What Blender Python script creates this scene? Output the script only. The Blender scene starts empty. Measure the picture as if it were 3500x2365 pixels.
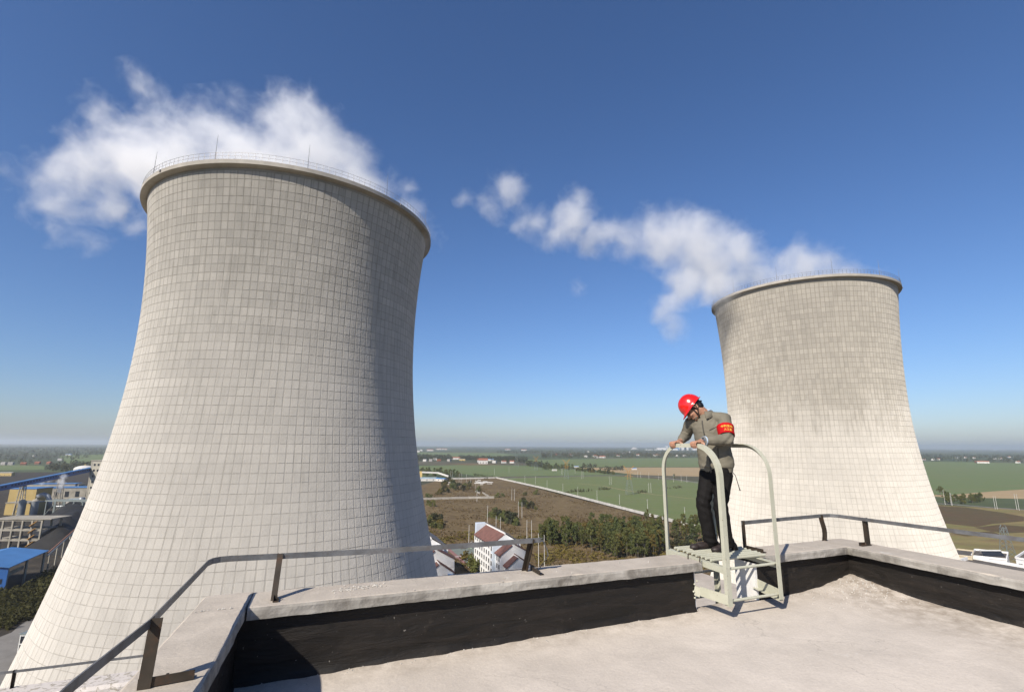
import bpy, bmesh, math, random
from mathutils import Vector, Matrix, noise as mnoise
R_ = math.radians
sc = bpy.context.scene
COL = sc.collection

# ------------------------------------------------------------------ camera, sky, sun, exposure
CZ = 56.0                      # camera height above the plain (m)
FPX, IW, IH = 1690.0, 3500.0, 2365.0
ROLL, HORY = 0.0057, 1521.0
PITCH = math.atan((HORY - IH / 2) * math.cos(ROLL) / FPX)
_fw = Vector((0, math.cos(PITCH), math.sin(PITCH)))
_up0 = Vector((0, -math.sin(PITCH), math.cos(PITCH)))
_rt0 = Vector((1, 0, 0))
_rt = math.cos(ROLL) * _rt0 + math.sin(ROLL) * _up0
_up = -math.sin(ROLL) * _rt0 + math.cos(ROLL) * _up0
CAMP = Vector((0, 0, CZ))
camd = bpy.data.cameras.new('camera')
cam = bpy.data.objects.new('camera', camd)
COL.objects.link(cam)
camd.sensor_width = 36.0
camd.lens = 36.0 * FPX / IW
camd.clip_start = 0.05
camd.clip_end = 60000
M3 = Matrix((_rt, _up, -_fw)).transposed()
cam.matrix_world = Matrix.Translation(CAMP) @ M3.to_4x4()
sc.camera = cam

SUN_AZ, SUN_EL = R_(213), R_(39)       # clockwise from the view direction
world = bpy.data.worlds.new('World')
sc.world = world
world.use_nodes = True
wn = world.node_tree
sky = wn.nodes.new('ShaderNodeTexSky')
sky.sky_type = 'NISHITA'
sky.sun_disc = False
sky.sun_elevation = SUN_EL
sky.sun_rotation = SUN_AZ
sky.altitude = 0
sky.air_density = 1.0
sky.dust_density = 0.7
sky.ozone_density = 6.0
_hs = wn.nodes.new('ShaderNodeHueSaturation')          # white balance set for warm sunlight
_hs.inputs['Saturation'].default_value = 1.07
_wb = wn.nodes.new('ShaderNodeMix'); _wb.data_type = 'RGBA'; _wb.blend_type = 'MULTIPLY'
_wb.inputs[0].default_value = 1.0
_wb.inputs[7].default_value = (.96, .94, 1.03, 1)
wn.links.new(sky.outputs[0], _hs.inputs['Color'])
wn.links.new(_hs.outputs[0], _wb.inputs[6])
wn.links.new(_wb.outputs[2], wn.nodes['Background'].inputs[0])
wn.nodes['Background'].inputs[1].default_value = 0.079

sund = bpy.data.lights.new('sun', 'SUN')
sund.energy = 4.6
sund.angle = R_(0.53)
sund.color = (1.0, 0.92, 0.80)
sun = bpy.data.objects.new('sun', sund)
COL.objects.link(sun)
_to = Vector((math.sin(SUN_AZ) * math.cos(SUN_EL), math.cos(SUN_AZ) * math.cos(SUN_EL), math.sin(SUN_EL)))
sun.rotation_euler = _to.to_track_quat('Z', 'Y').to_euler()
sun.location = (-40, -60, 140)

vs = sc.view_settings
vs.view_transform = 'Standard'
vs.look = 'None'
vs.exposure = 0.64                     # exposed for the sunlit concrete
vs.gamma = 1.0
sc.display_settings.display_device = 'sRGB'
cy = sc.cycles
cy.use_denoising = True
cy.max_bounces = 8
cy.diffuse_bounces = 3
cy.glossy_bounces = 3
cy.transparent_max_bounces = 8
cy.volume_bounces = 6
cy.use_adaptive_sampling = True
cy.adaptive_threshold = 0.02
cy.sample_clamp_indirect = 4.0

# ------------------------------------------------------------------ helpers
rng = random.Random(7)


def ray(x, y):
    d = _fw * FPX + _rt * (x - IW / 2) + _up * (IH / 2 - y)
    return d.normalized()


def on_z(x, y, z=0.0):
    """the point at height z that the photograph shows at pixel x, y"""
    d = ray(x, y)
    t = (z - CZ) / d.z
    return CAMP + d * t


def project(p):
    q = p - CAMP
    w = q.dot(_fw)
    return IW / 2 + FPX * q.dot(_rt) / w, IH / 2 - FPX * q.dot(_up) / w, w


def tag(o, label=None, cat=None, group=None, kind=None):
    if label: o['label'] = label
    if cat: o['category'] = cat
    if group: o['group'] = group
    if kind: o['kind'] = kind
    return o


def empty(name, loc=(0, 0, 0), rz=0.0, parent=None):
    o = bpy.data.objects.new(name, None)
    o.empty_display_size = 0.2
    COL.objects.link(o)
    o.location = loc
    o.rotation_euler = (0, 0, rz)
    if parent: o.parent = parent
    return o


def link(name, me, parent=None, loc=None, rz=None):
    o = bpy.data.objects.new(name, me)
    COL.objects.link(o)
    if parent: o.parent = parent
    if loc is not None: o.location = loc
    if rz is not None: o.rotation_euler = (0, 0, rz)
    return o


def copy_tree(o, parent=None):
    c = o.copy()
    COL.objects.link(c)
    c.parent = parent
    for ch in o.children:
        copy_tree(ch, c)
    return c


class MB:
    """collects faces; build() links them as one mesh object"""
    def __init__(self):
        self.v, self.f, self.m = [], [], []

    def quad(self, a, b, c, d, m=0):
        n = len(self.v)
        self.v += [tuple(a), tuple(b), tuple(c), tuple(d)]
        self.f.append((n, n + 1, n + 2, n + 3)); self.m.append(m)

    def tri(self, a, b, c, m=0):
        n = len(self.v)
        self.v += [tuple(a), tuple(b), tuple(c)]
        self.f.append((n, n + 1, n + 2)); self.m.append(m)

    def hexa(self, p, m=0):
        """p: 4 bottom corners (ccw from above), 4 top corners"""
        n = len(self.v)
        self.v += [tuple(q) for q in p]
        for f in ((3, 2, 1, 0), (4, 5, 6, 7), (0, 1, 5, 4), (1, 2, 6, 5), (2, 3, 7, 6), (3, 0, 4, 7)):
            self.f.append(tuple(n + i for i in f)); self.m.append(m)

    def box(self, x0, x1, y0, y1, z0, z1, m=0):
        self.hexa([(x0, y0, z0), (x1, y0, z0), (x1, y1, z0), (x0, y1, z0),
                   (x0, y0, z1), (x1, y0, z1), (x1, y1, z1), (x0, y1, z1)], m)

    def bar(self, a, b, w, h=None, m=0, upv=(0, 0, 1)):
        """square bar from a to b"""
        a, b = Vector(a), Vector(b)
        d = (b - a).normalized()
        u = Vector(upv)
        if abs(d.dot(u)) > 0.95: u = Vector((1, 0, 0)) if abs(d.x) < .9 else Vector((0, 1, 0))
        s = d.cross(u).normalized(); t = s.cross(d).normalized()
        h = w if h is None else h
        s *= w / 2; t *= h / 2
        self.hexa([a - s - t, a + s - t, b + s - t, b - s - t, a - s + t, a + s + t, b + s + t, b - s + t], m)

    def tube(self, pts, r, n=8, m=0, cap=True):
        pts = [Vector(p) for p in pts]
        rs = r if isinstance(r, (list, tuple)) else [r] * len(pts)
        base = len(self.v)
        for i, p in enumerate(pts):
            if i == 0: d = pts[1] - p
            elif i == len(pts) - 1: d = p - pts[i - 1]
            else: d = pts[i + 1] - pts[i - 1]
            d.normalize()
            u = Vector((0, 0, 1)) if abs(d.z) < .9 else Vector((1, 0, 0))
            s = d.cross(u).normalized(); t = s.cross(d)
            for k in range(n):
                a = 2 * math.pi * k / n
                self.v.append(tuple(p + rs[i] * (math.cos(a) * s + math.sin(a) * t)))
        for i in range(len(pts) - 1):
            for k in range(n):
                k2 = (k + 1) % n
                self.f.append((base + i * n + k, base + (i + 1) * n + k, base + (i + 1) * n + k2, base + i * n + k2)); self.m.append(m)
        if cap:
            self.f.append(tuple(base + k for k in range(n))); self.m.append(m)
            e = base + (len(pts) - 1) * n
            self.f.append(tuple(e + n - 1 - k for k in range(n))); self.m.append(m)

    def sweep(self, prof, pts, sides, m=0, closed=True, cap=True):
        """prof: list of (a, b); sides: per point the pair of unit vectors (A, B)"""
        base = len(self.v); n = len(prof)
        for p, (A, B) in zip(pts, sides):
            for a, b in prof:
                self.v.append(tuple(Vector(p) + a * Vector(A) + b * Vector(B)))
        for i in range(len(pts) - 1):
            for k in range(n if closed else n - 1):
                k2 = (k + 1) % n
                self.f.append((base + i * n + k, base + i * n + k2, base + (i + 1) * n + k2, base + (i + 1) * n + k)); self.m.append(m)
        if cap:
            self.f.append(tuple(base + n - 1 - k for k in range(n))); self.m.append(m)
            e = base + (len(pts) - 1) * n
            self.f.append(tuple(e + k for k in range(n))); self.m.append(m)

    def lathe(self, prof, n=48, c=(0, 0, 0), m=0, closed=False):
        """prof: list of (radius, z)"""
        base = len(self.v); k = len(prof)
        for i in range(n):
            a = 2 * math.pi * i / n
            for r, z in prof:
                self.v.append((c[0] + r * math.cos(a), c[1] + r * math.sin(a), c[2] + z))
        for i in range(n):
            j = (i + 1) % n
            for q in range(k if closed else k - 1):
                q2 = (q + 1) % k
                self.f.append((base + i * k + q, base + j * k + q, base + j * k + q2, base + i * k + q2)); self.m.append(m)

    def mesh(self, name, mats, smooth=False):
        me = bpy.data.meshes.new(name)
        me.from_pydata(self.v, [], self.f)
        if not isinstance(mats, (list, tuple)): mats = [mats]
        for mt in mats: me.materials.append(mt)
        if len(mats) > 1:
            me.polygons.foreach_set('material_index', self.m)
        if smooth:
            me.polygons.foreach_set('use_smooth', [True] * len(me.polygons))
        me.update()
        return me

    def build(self, name, mats, parent=None, smooth=False, fix=True, bevel=0.0, loc=None):
        me = self.mesh(name, mats, smooth)
        if fix or bevel:
            bm = bmesh.new(); bm.from_mesh(me)
            if bevel:
                bmesh.ops.remove_doubles(bm, verts=bm.verts, dist=1e-5)
                bmesh.ops.bevel(bm, geom=[e for e in bm.edges if len(e.link_faces) == 2 and e.calc_face_angle(0) > .5], offset=bevel, segments=2, affect='EDGES', profile=.6)
            bmesh.ops.recalc_face_normals(bm, faces=bm.faces)
            bm.to_mesh(me); bm.free()
        return link(name, me, parent, loc)


# ------------------------------------------------------------------ materials
MATS = {}
ALB = 0.72                     # overall reflectance of the matt surfaces


def alb(c):
    return (c[0] * ALB, c[1] * ALB, c[2] * ALB, 1)


class NT:
    def __init__(self, name):
        self.mat = bpy.data.materials.new(name)
        self.mat.use_nodes = True
        self.t = self.mat.node_tree
        self.b = self.t.nodes['Principled BSDF']
        self.out = self.t.nodes['Material Output']

    def n(self, typ, **kw):
        nd = self.t.nodes.new('ShaderNode' + typ)
        for k, v in kw.items():
            if k.startswith('i_'):
                key = k[2:]
                key = int(key) if key.isdigit() else key.replace('_', ' ')
                self.set(nd, key, v)
            else:
                setattr(nd, k, v)
        return nd

    def set(self, nd, key, v):
        s = nd.inputs[key]
        if hasattr(v, 'is_output') or isinstance(v, bpy.types.NodeSocket):
            self.t.links.new(v, s)
        else:
            s.default_value = v

    def math(self, op, a, b=0.0, c=0.0, clamp=False):
        nd = self.n('Math', operation=op, use_clamp=clamp)
        self.set(nd, 0, a); self.set(nd, 1, b)
        if len(nd.inputs) > 2: self.set(nd, 2, c)
        return nd.outputs[0]

    def mix(self, fac, a, b, blend='MIX'):
        nd = self.n('Mix', data_type='RGBA', blend_type=blend)
        self.set(nd, 0, fac)
        self.set(nd, 6, a if not isinstance(a, tuple) else alb(a))
        self.set(nd, 7, b if not isinstance(b, tuple) else alb(b))
        return nd.outputs[2]

    def noise(self, vec, scale, detail=4, rough=.55, dist=0.0, out=0, dim='3D'):
        nd = self.n('TexNoise', noise_dimensions=dim)
        if vec is not None: self.set(nd, 'Vector', vec)
        self.set(nd, 'Scale', scale); self.set(nd, 'Detail', detail); self.set(nd, 'Roughness', rough); self.set(nd, 'Distortion', dist)
        return nd.outputs[out]

    def ramp(self, fac, stops):
        nd = self.n('ValToRGB')
        self.set(nd, 0, fac)
        cr = nd.color_ramp
        while len(cr.elements) < len(stops): cr.elements.new(.5)
        for e, (p, c) in zip(cr.elements, stops):
            e.position = p
            e.color = alb(c) if isinstance(c, tuple) else (c, c, c, 1)
        return nd.outputs[0]

    def mapr(self, v, a, b, c=0.0, d=1.0, smooth=False):
        nd = self.n('MapRange', clamp=True)
        if smooth: nd.interpolation_type = 'SMOOTHSTEP'
        self.set(nd, 0, v)
        for i, q in enumerate((a, b, c, d)): self.set(nd, i + 1, q)
        return nd.outputs[0]

    def obj(self, ob=None):
        nd = self.n('TexCoord')
        if ob: nd.object = ob
        return nd.outputs['Object']

    def pos(self):
        return self.n('NewGeometry').outputs['Position']

    def scalev(self, vec, s):
        nd = self.n('Mapping')
        self.set(nd, 0, vec); self.set(nd, 'Scale', s)
        return nd.outputs[0]

    def bump(self, h, strength=.3, dist=.02):
        nd = self.n('Bump')
        self.set(nd, 'Strength', strength); self.set(nd, 'Distance', dist); self.set(nd, 'Height', h)
        self.t.links.new(nd.outputs[0], self.b.inputs['Normal'])

    def col(self, c):
        self.set(self.b, 'Base Color', c if not isinstance(c, tuple) else alb(c))

    def rough(self, r):
        self.set(self.b, 'Roughness', r)

    def spec(self, s):
        self.set(self.b, 'Specular IOR Level', s)


def simple(name, c, rough=.7, var=.12, scale=3.0, metal=0.0, spec=.4, bump=0.0, bscale=30.0):
    """painted or plain surface with light mottling"""
    if name in MATS: return MATS[name]
    t = NT(name)
    p = t.pos()
    nz = t.noise(p, scale, 5, .6)
    dark = tuple(max(0, x * (1 - 2 * var)) for x in c)
    lite = tuple(min(1, x * (1 + var)) for x in c)
    t.col(t.mix(t.mapr(nz, .3, .7), dark, lite))
    t.rough(rough); t.spec(spec)
    t.set(t.b, 'Metallic', metal)
    if bump: t.bump(t.noise(p, bscale, 4), bump, .01)
    MATS[name] = t.mat
    return t.mat

# ------------------------------------------------------------------ the roof the camera stands on
TH = R_(21.2)
RE = Vector((math.cos(TH), math.sin(TH), 0))
RN = Vector((-math.sin(TH), math.cos(TH), 0))
RS = 0.93


def RP(u, v, z):
    """roof grid (u along the far parapet, v towards it, z from the eye) to world"""
    return CAMP + (RE * u + RN * v + Vector((0, 0, z))) * RS


def root(name, base, label, cat, group=None):
    return tag(empty(name, base), label, cat, group)


def part(mb, name, mats, rt, parent=None, **kw):
    """mesh given in world coordinates, hung under the thing rt (or under a part of it)"""
    o_ = rt.location
    mb.v = [(x - o_.x, y - o_.y, z - o_.z) for x, y, z in mb.v]
    return mb.build(name, mats, parent or rt, **kw)


def mat_concrete(name, c, stain=.35, sc1=2.0, bump=.25, dirt=(.16, .145, .12), cracks=True, rough=.85):
    t = NT(name)
    p = t.pos()
    big = t.noise(p, sc1 * .35, 5, .6)
    mid = t.noise(p, sc1 * 2.2, 6, .62, .6)
    fine = t.noise(p, 60, 4, .6)
    c1 = t.mix(t.mapr(mid, .35, .7), tuple(x * .86 for x in c), tuple(min(1, x * 1.07) for x in c))
    c2 = t.mix(t.math('MULTIPLY', t.mapr(big, .48, .72), stain), c1, dirt)
    c3 = t.mix(t.mapr(fine, .25, .8, 0, .22), c2, (.12, .11, .1))
    if cracks:
        vo = t.n('TexVoronoi', feature='DISTANCE_TO_EDGE')
        wob = t.n('VectorMath', operation='ADD')
        t.set(wob, 0, p); t.set(wob, 1, t.noise(p, 3.0, 4, out=1))
        t.set(vo, 'Vector', wob.outputs[0]); t.set(vo, 'Scale', .55)
        crk = t.math('MULTIPLY', t.mapr(vo.outputs[0], 0, .006, 1, 0), t.mapr(t.noise(p, .8, 2), .5, .6))
        c3 = t.mix(t.math('MULTIPLY', crk, .28), c3, (.12, .11, .1))
    wht = t.math('MULTIPLY', t.mapr(t.noise(p, 5.5, 5, .65, 1.0), .66, .74), .45)
    c4 = t.mix(wht, c3, (.74, .73, .7))
    t.col(c4); t.rough(rough); t.spec(.25)
    t.bump(t.math('ADD', t.noise(p, 26, 6, .65), t.math('MULTIPLY', mid, 1.5)), bump, .015)
    MATS[name] = t.mat
    return t.mat


def mat_bitumen():
    t = NT('bitumen_coating')
    p = t.pos()
    st = t.scalev(p, (1.2, 1.2, 7))
    a = t.noise(st, 2.2, 6, .65, .8)
    b = t.noise(p, 9, 5, .6)
    c = t.mix(t.mapr(a, .35, .75), (.009, .008, .007), (.026, .02, .016))
    c = t.mix(t.math('MULTIPLY', t.mapr(b, .62, .8), .5), c, (.075, .06, .045))
    c = t.mix(t.mapr(t.noise(p, 38, 3), .72, .76, 0, .8), c, (.3, .28, .25))
    t.col(c); t.rough(t.mapr(a, .3, .8, .5, .8)); t.spec(.3)
    t.bump(t.math('ADD', a, t.math('MULTIPLY', b, .5)), .55, .025)
    return t.mat


def mat_face():
    """trowelled coping edge: grey cement with dark damp stains and drips"""
    t = NT('coping_edge')
    p = t.pos()
    st = t.scalev(p, (1, 1, .35))
    a = t.noise(st, 2.6, 6, .62, .5)
    b = t.noise(p, 14, 5, .6)
    c = t.mix(t.mapr(a, .38, .66), (.43, .405, .365), (.15, .135, .115))
    c = t.mix(t.mapr(b, .45, .75, 0, .5), c, (.52, .49, .44))
    t.col(c); t.rough(.85); t.spec(.25)
    t.bump(t.math('ADD', b, t.noise(p, 50, 4)), .35, .012)
    return t.mat


M_FLOOR = mat_concrete('roof_screed', (.74, .665, .58), .13, .8, .3, (.33, .27, .21))
_nt = M_FLOOR.node_tree                      # silt and damp gathered along the walls and in the corner
_bs = _nt.nodes['Principled BSDF']; _src = _bs.inputs['Base Color'].links[0].from_socket
_w = NT.__new__(NT); _w.mat = M_FLOOR; _w.t = _nt; _w.b = _bs
_pp = _w.pos()
def _dot(vec, off):
    nd = _w.n('VectorMath', operation='DOT_PRODUCT'); _w.set(nd, 0, _pp); _w.set(nd, 1, tuple(vec)); return _w.math('SUBTRACT', nd.outputs['Value'], off)
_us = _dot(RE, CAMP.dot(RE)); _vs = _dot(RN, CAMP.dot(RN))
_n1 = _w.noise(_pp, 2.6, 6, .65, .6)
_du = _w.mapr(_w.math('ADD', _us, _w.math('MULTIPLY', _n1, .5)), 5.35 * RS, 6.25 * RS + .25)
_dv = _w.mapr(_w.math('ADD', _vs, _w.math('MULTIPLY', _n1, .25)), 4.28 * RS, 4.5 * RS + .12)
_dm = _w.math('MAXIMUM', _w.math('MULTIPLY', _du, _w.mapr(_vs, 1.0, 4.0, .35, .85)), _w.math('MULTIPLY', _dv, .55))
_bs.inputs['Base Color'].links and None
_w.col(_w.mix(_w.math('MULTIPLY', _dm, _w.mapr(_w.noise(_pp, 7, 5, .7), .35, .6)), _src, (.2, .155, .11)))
M_COPE = mat_concrete('coping_top', (.60, .535, .455), .4, 1.6, .3, (.32, .265, .21))
M_FACE = mat_face()
M_BITU = mat_bitumen()
M_WHITE = simple('white_limewash', (.8, .79, .77), .8, .06, 4, bump=.25)


def floor_z(u, v):
    z = -1.735 + .017 * u
    d = math.hypot(u - 6.15, v - 4.45)
    z += .085 * math.exp(-(d / .55) ** 2)
    z += .03 * math.exp(-((u - 6.15) / .25) ** 2)
    z += .018 * math.exp(-((v - 4.45) / .12) ** 2)
    z += .006 * mnoise.noise(Vector((u * 1.3, v * 1.3, 0))) + .0025 * mnoise.noise(Vector((u * 7, v * 7, 3)))
    if d < .9: z += .014 * (1 - d / .9) * mnoise.noise(Vector((u * 18, v * 18, 5)))
    return z


mb = MB()
nu, nv = 150, 150
us = [-.8 + 7.2 * i / nu for i in range(nu + 1)]
vsq = [-4 + 8.55 * (j / nv) ** .75 for j in range(nv + 1)]
for v in vsq:
    for u in us:
        mb.v.append(tuple(RP(u, v, floor_z(u, v))))
for j in range(nv):
    for i in range(nu):
        a = j * (nu + 1) + i
        mb.f.append((a, a + 1, a + nu + 2, a + nu + 1)); mb.m.append(0)
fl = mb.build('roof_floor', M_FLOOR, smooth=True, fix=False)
tag(fl, 'pale cement screed roof floor inside the parapet', 'floor', kind='structure')

CT, CB = -1.18, -1.268         # coping top and underside
ZB = -1.95


def cope_bar(path_uv, w0, w1, side, rt, seed, ends=(True, True)):
    """coping slab: path along its inner edge; side = unit uv vector from the inner to the outer edge"""
    a, b = Vector(path_uv[0]), Vector(path_uv[1])
    L = (b - a).length
    n = max(2, int(L / .035))
    mbt = MB(); prof_n = 10
    for i in range(n + 1):
        t = i / n
        c = a.lerp(b, t); w = w0 + (w1 - w0) * t
        k = c * 1.0

        def jit(q, amp=.006):
            return amp * mnoise.noise(Vector((k.x * 9 + q * 7.3, k.y * 9, seed))) + amp * 1.2 * mnoise.noise(Vector((k.x * 2.3, k.y * 2.3 + q * 3, seed + 9)))
        chip = max(0, mnoise.noise(Vector((k.x * 4.5, k.y * 4.5, seed + 30))) - .38) * .09
        pr = [(0 + jit(0), CB + .004 + jit(5, .004)), (-.0 + jit(1), CB + .03), (jit(2), CT - .022 - chip), (.008 + chip + jit(2), CT - .004 - chip * .5), (.022 + chip, CT + jit(3, .003)),
              (w * .5, CT + jit(4, .003)), (w - .02, CT + jit(6, .003)), (w + jit(7), CT - .016), (w + jit(8), CB + .02), (w + jit(9), CB)]
        for s, z in pr:
            q = c + side * s
            mbt.v.append(tuple(RP(q.x, q.y, z)))
    mats_row = [1, 1, 1, 0, 0, 0, 0, 1, 1, 1]
    for i in range(n):
        for k in range(prof_n):
            k2 = (k + 1) % prof_n
            mbt.f.append((i * prof_n + k, i * prof_n + k2, (i + 1) * prof_n + k2, (i + 1) * prof_n + k)); mbt.m.append(mats_row[k])
    mbt.f.append(tuple(prof_n - 1 - k for k in range(prof_n))); mbt.m.append(1)
    mbt.f.append(tuple(n * prof_n + k for k in range(prof_n))); mbt.m.append(1)
    return part(mbt, 'coping', [M_COPE, M_FACE], rt, smooth=False)


def wall_block(c4, z0, z1, rt, name='wall', mat=None, inner=None):
    """c4: four uv corners; the inner face is a fine sheet that bulges a little"""
    m_ = MB()
    m_.hexa([RP(u, v, z0) for u, v in c4] + [RP(u, v, z1) for u, v in c4])
    o = part(m_, name, mat or M_BITU, rt)
    if inner:
        # brushed-on bitumen skin, wavy, ending unevenly on the floor
        (a, b), nrm = inner
        a, b, nrm = V2(*a), V2(*b), V2(*nrm)
        m_ = MB(); nl = max(8, int((b - a).length / .03)); nz = 14
        for i in range(nl + 1):
            c = a.lerp(b, i / nl)
            for j in range(nz + 1):
                k = j / nz
                fz = floor_z(c.x, c.y) - .012
                z = fz + (z1 - fz) * k
                q = Vector((c.x * 3, c.y * 3, z * 9))
                bulge = .010 + .006 * mnoise.noise(q) + .004 * mnoise.noise(q * 3.1)
                foot = max(0, 1 - k / .14) ** 2 * (.028 + .03 * mnoise.noise(Vector((c.x * 6, c.y * 6, 9))))
                p_ = c + nrm * (bulge + max(0, foot))
                m_.v.append(tuple(RP(p_.x, p_.y, z)))
        for i in range(nl):
            for j in range(nz):
                q = i * (nz + 1) + j
                m_.f.append((q, q + nz + 1, q + nz + 2, q + 1)); m_.m.append(0)
        part(m_, 'bitumen_skin', M_BITU, rt, smooth=True)
    return o


def V2(x, y): return Vector((x, y))


FARV = 4.362
# far parapet, left run (as far as the opening)
r1 = root('parapet_wall', RP(1.7, 4.6, -1.75), 'black coated parapet with grey coping between the corner and the ladder opening', 'parapet')
cope_bar((V2(-.375, FARV), V2(3.83, FARV + .02)), .43, .42, V2(0, 1), r1, 1.0)
wall_block([(-.44, 4.45), (3.775, 4.46), (3.775, 4.745), (-.44, 4.745)], ZB, CB + .01, r1, inner=(((-.43, 4.45), (3.77, 4.46)), (0, -1)))
m_ = MB(); m_.box(0, 1, 0, 1, 0, 1)
m_.v = [tuple(RP(3.778 + .012 * x, 4.462 + .28 * y, -1.8 + (CB + 1.8) * z)) for x, y, z in m_.v]
part(m_, 'jamb', M_WHITE, r1)
# far parapet, right run
r2 = root('parapet_wall', RP(5.3, 4.6, -1.65), 'short black coated parapet with grey coping between ladder opening and debris corner', 'parapet')
cope_bar((V2(4.66, FARV + .03), V2(6.07, FARV + .06)), .42, .43, V2(0, 1), r2, 4.0)
wall_block([(4.625, 4.47), (6.16, 4.5), (6.16, 4.76), (4.625, 4.74)], ZB, CB + .01, r2, inner=(((4.64, 4.47), (6.15, 4.5)), (0, -1)))
m_ = MB(); m_.box(0, 1, 0, 1, 0, 1)
m_.v = [tuple(RP(4.612 + .012 * x, 4.468 + .275 * y, -1.75 + (CB + 1.75) * z)) for x, y, z in m_.v]
part(m_, 'jamb', M_WHITE, r2)
m_ = MB(); m_.box(0, 1, 0, 1, 0, 1)
m_.v = [tuple(RP(4.61 + .03 * x, 4.456 + .012 * y, -1.72 + (CB + 1.72) * z)) for x, y, z in m_.v]
part(m_, 'paint_edge', M_WHITE, r2)
# right parapet
r3 = root('parapet_wall', RP(6.3, 0, -1.75), 'long black coated parapet with grey coping carrying the rail beyond the debris corner', 'parapet')
cope_bar((V2(6.07, 4.85), V2(6.03, -4)), .50, .47, V2(1, 0), r3, 7.0)
wall_block([(6.15, -4), (6.45, -4), (6.45, 4.78), (6.155, 4.78)], ZB, CB + .01, r3, inner=(((6.15, -4), (6.155, 4.49)), (-1, 0)))
# left parapet
r4 = root('parapet_wall', RP(-.7, 0, -1.75), 'shaded parapet whose broad grey coping meets the long black one at a corner', 'parapet')
cope_bar((V2(-.435, 2.9), V2(-.372, 4.80)), .385, .36, V2(-1, 0), r4, 11.0)
cope_bar((V2(-.62, -4), V2(-.435, 2.898)), .385, .385, V2(-1, 0), r4, 11.0)
wall_block([(-.94, -4), (-.70, -4), (-.44, 4.77), (-.68, 4.77)], ZB, CB + .01, r4, inner=(((-.70, -4), (-.44, 4.44)), (1, 0)))

# the block the roof belongs to
M_BLDG = mat_concrete('plant_block_render', (.5, .48, .44), .3, .5, .1, cracks=False)
rb = root('power_plant_block', RP(2.8, 1, -CZ / RS), 'tall rendered power plant block under the roof floor', 'building')
m_ = MB()
c4 = [(-.93, -4.0), (6.44, -4.0), (6.44, 4.73), (-.67, 4.73)]
m_.hexa([RP(u, v, (0 - CZ) / RS) for u, v in c4] + [RP(u, v, -1.96) for u, v in c4])
part(m_, 'wall', M_BLDG, rb)

# lower wing with its own parapet and rail, beyond the left parapet
M_PEEL = NT('peeling_white_paint')
_p = M_PEEL.pos()
_k = M_PEEL.mapr(M_PEEL.noise(_p, 9, 6, .65, .8), .52, .58)
M_PEEL.col(M_PEEL.mix(_k, (.66, .61, .565), (.4, .36, .3)))
M_PEEL.rough(.85); M_PEEL.bump(_k, .4, .01)
M_PEEL = M_PEEL.mat
LZ, LV = -4.75, 13.75
rl = root('lower_wing', RP(-6, 9, -CZ / RS), 'lower flat roofed wing with a peeling white parapet', 'building')
m_ = MB()
c4 = [(-16, 4.9), (-1.0, 4.9), (-1.0, LV), (-16, LV)]
m_.hexa([RP(u, v, -CZ / RS) for u, v in c4] + [RP(u, v, LZ - .55) for u, v in c4])
part(m_, 'wall', M_BLDG, rl)
m_ = MB()
NL = 120
for i in range(NL + 1):
    u = -16 + 15.2 * i / NL
    j = .03 * mnoise.noise(Vector((u * 4, 0, 2))) + .015 * mnoise.noise(Vector((u * 14, 0, 5)))
    for v, z in ((LV - .55 + j, LZ - .45), (LV - .55 + j, LZ - .06), (LV - .5 + j, LZ), (LV + .02 + j * .3, LZ + .005), (LV + .06, LZ - .04), (LV + .06, LZ - .45)):
        m_.v.append(tuple(RP(u, v, z)))
for i in range(NL):
    for k in range(6):
        k2 = (k + 1) % 6
        m_.f.append((i * 6 + k, i * 6 + k2, i * 6 + 6 + k2, i * 6 + 6 + k)); m_.m.append(0)
m_.f.append((5, 4, 3, 2, 1, 0)); m_.m.append(0)
m_.f.append(tuple(NL * 6 + k for k in range(6))); m_.m.append(0)
part(m_, 'coping', M_PEEL, rl)

ra = root('lower_annex', RP(5, 11, -CZ / RS), 'lower annex with pale flat concrete roof seen through the ladder opening', 'building')
m_ = MB()
c4 = [(-.6, 4.9), (14, 4.9), (14, 17.2), (-.6, 17.2)]
m_.hexa([RP(u, v, -CZ / RS) for u, v in c4] + [RP(u, v, -4.7) for u, v in c4])
part(m_, 'wall', M_COPE, ra)

# ------------------------------------------------------------------ flat-bar guard rails
def mat_steel(name, c, rust, rough=.45):
    t = NT(name)
    p = t.pos()
    a = t.noise(p, 16, 6, .65, .5)
    b = t.noise(p, 5, 4, .6)
    c1 = t.mix(t.mapr(b, .4, .65), tuple(x * .6 for x in c), c)
    t.col(t.mix(t.math('MULTIPLY', t.mapr(a, .5, .7), rust), c1, (.11, .06, .035)))
    t.set(t.b, 'Metallic', .35); t.rough(rough); t.spec(.4)
    t.bump(a, .2, .004)
    return t.mat


M_RAIL = mat_steel('weathered_galvanised_bar', (.25, .255, .265), .35, .42)
M_POST = mat_steel('rusty_brown_angle', (.075, .06, .045), .8, .6)
M_GREEN = NT('pale_green_paint')
_p = M_GREEN.pos()
_a = M_GREEN.noise(_p, 9, 5, .6)
_c = M_GREEN.mix(M_GREEN.mapr(_a, .35, .7), (.50, .50, .395), (.565, .56, .455))
_c = M_GREEN.mix(M_GREEN.mapr(M_GREEN.noise(_p, 42, 4, .6), .64, .72, 0, .7), _c, (.17, .115, .06))
M_GREEN.col(_c); M_GREEN.rough(.5); M_GREEN.spec(.35); M_GREEN.bump(M_GREEN.noise(_p, 70, 4), .12, .003)
M_GREEN = M_GREEN.mat


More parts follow.
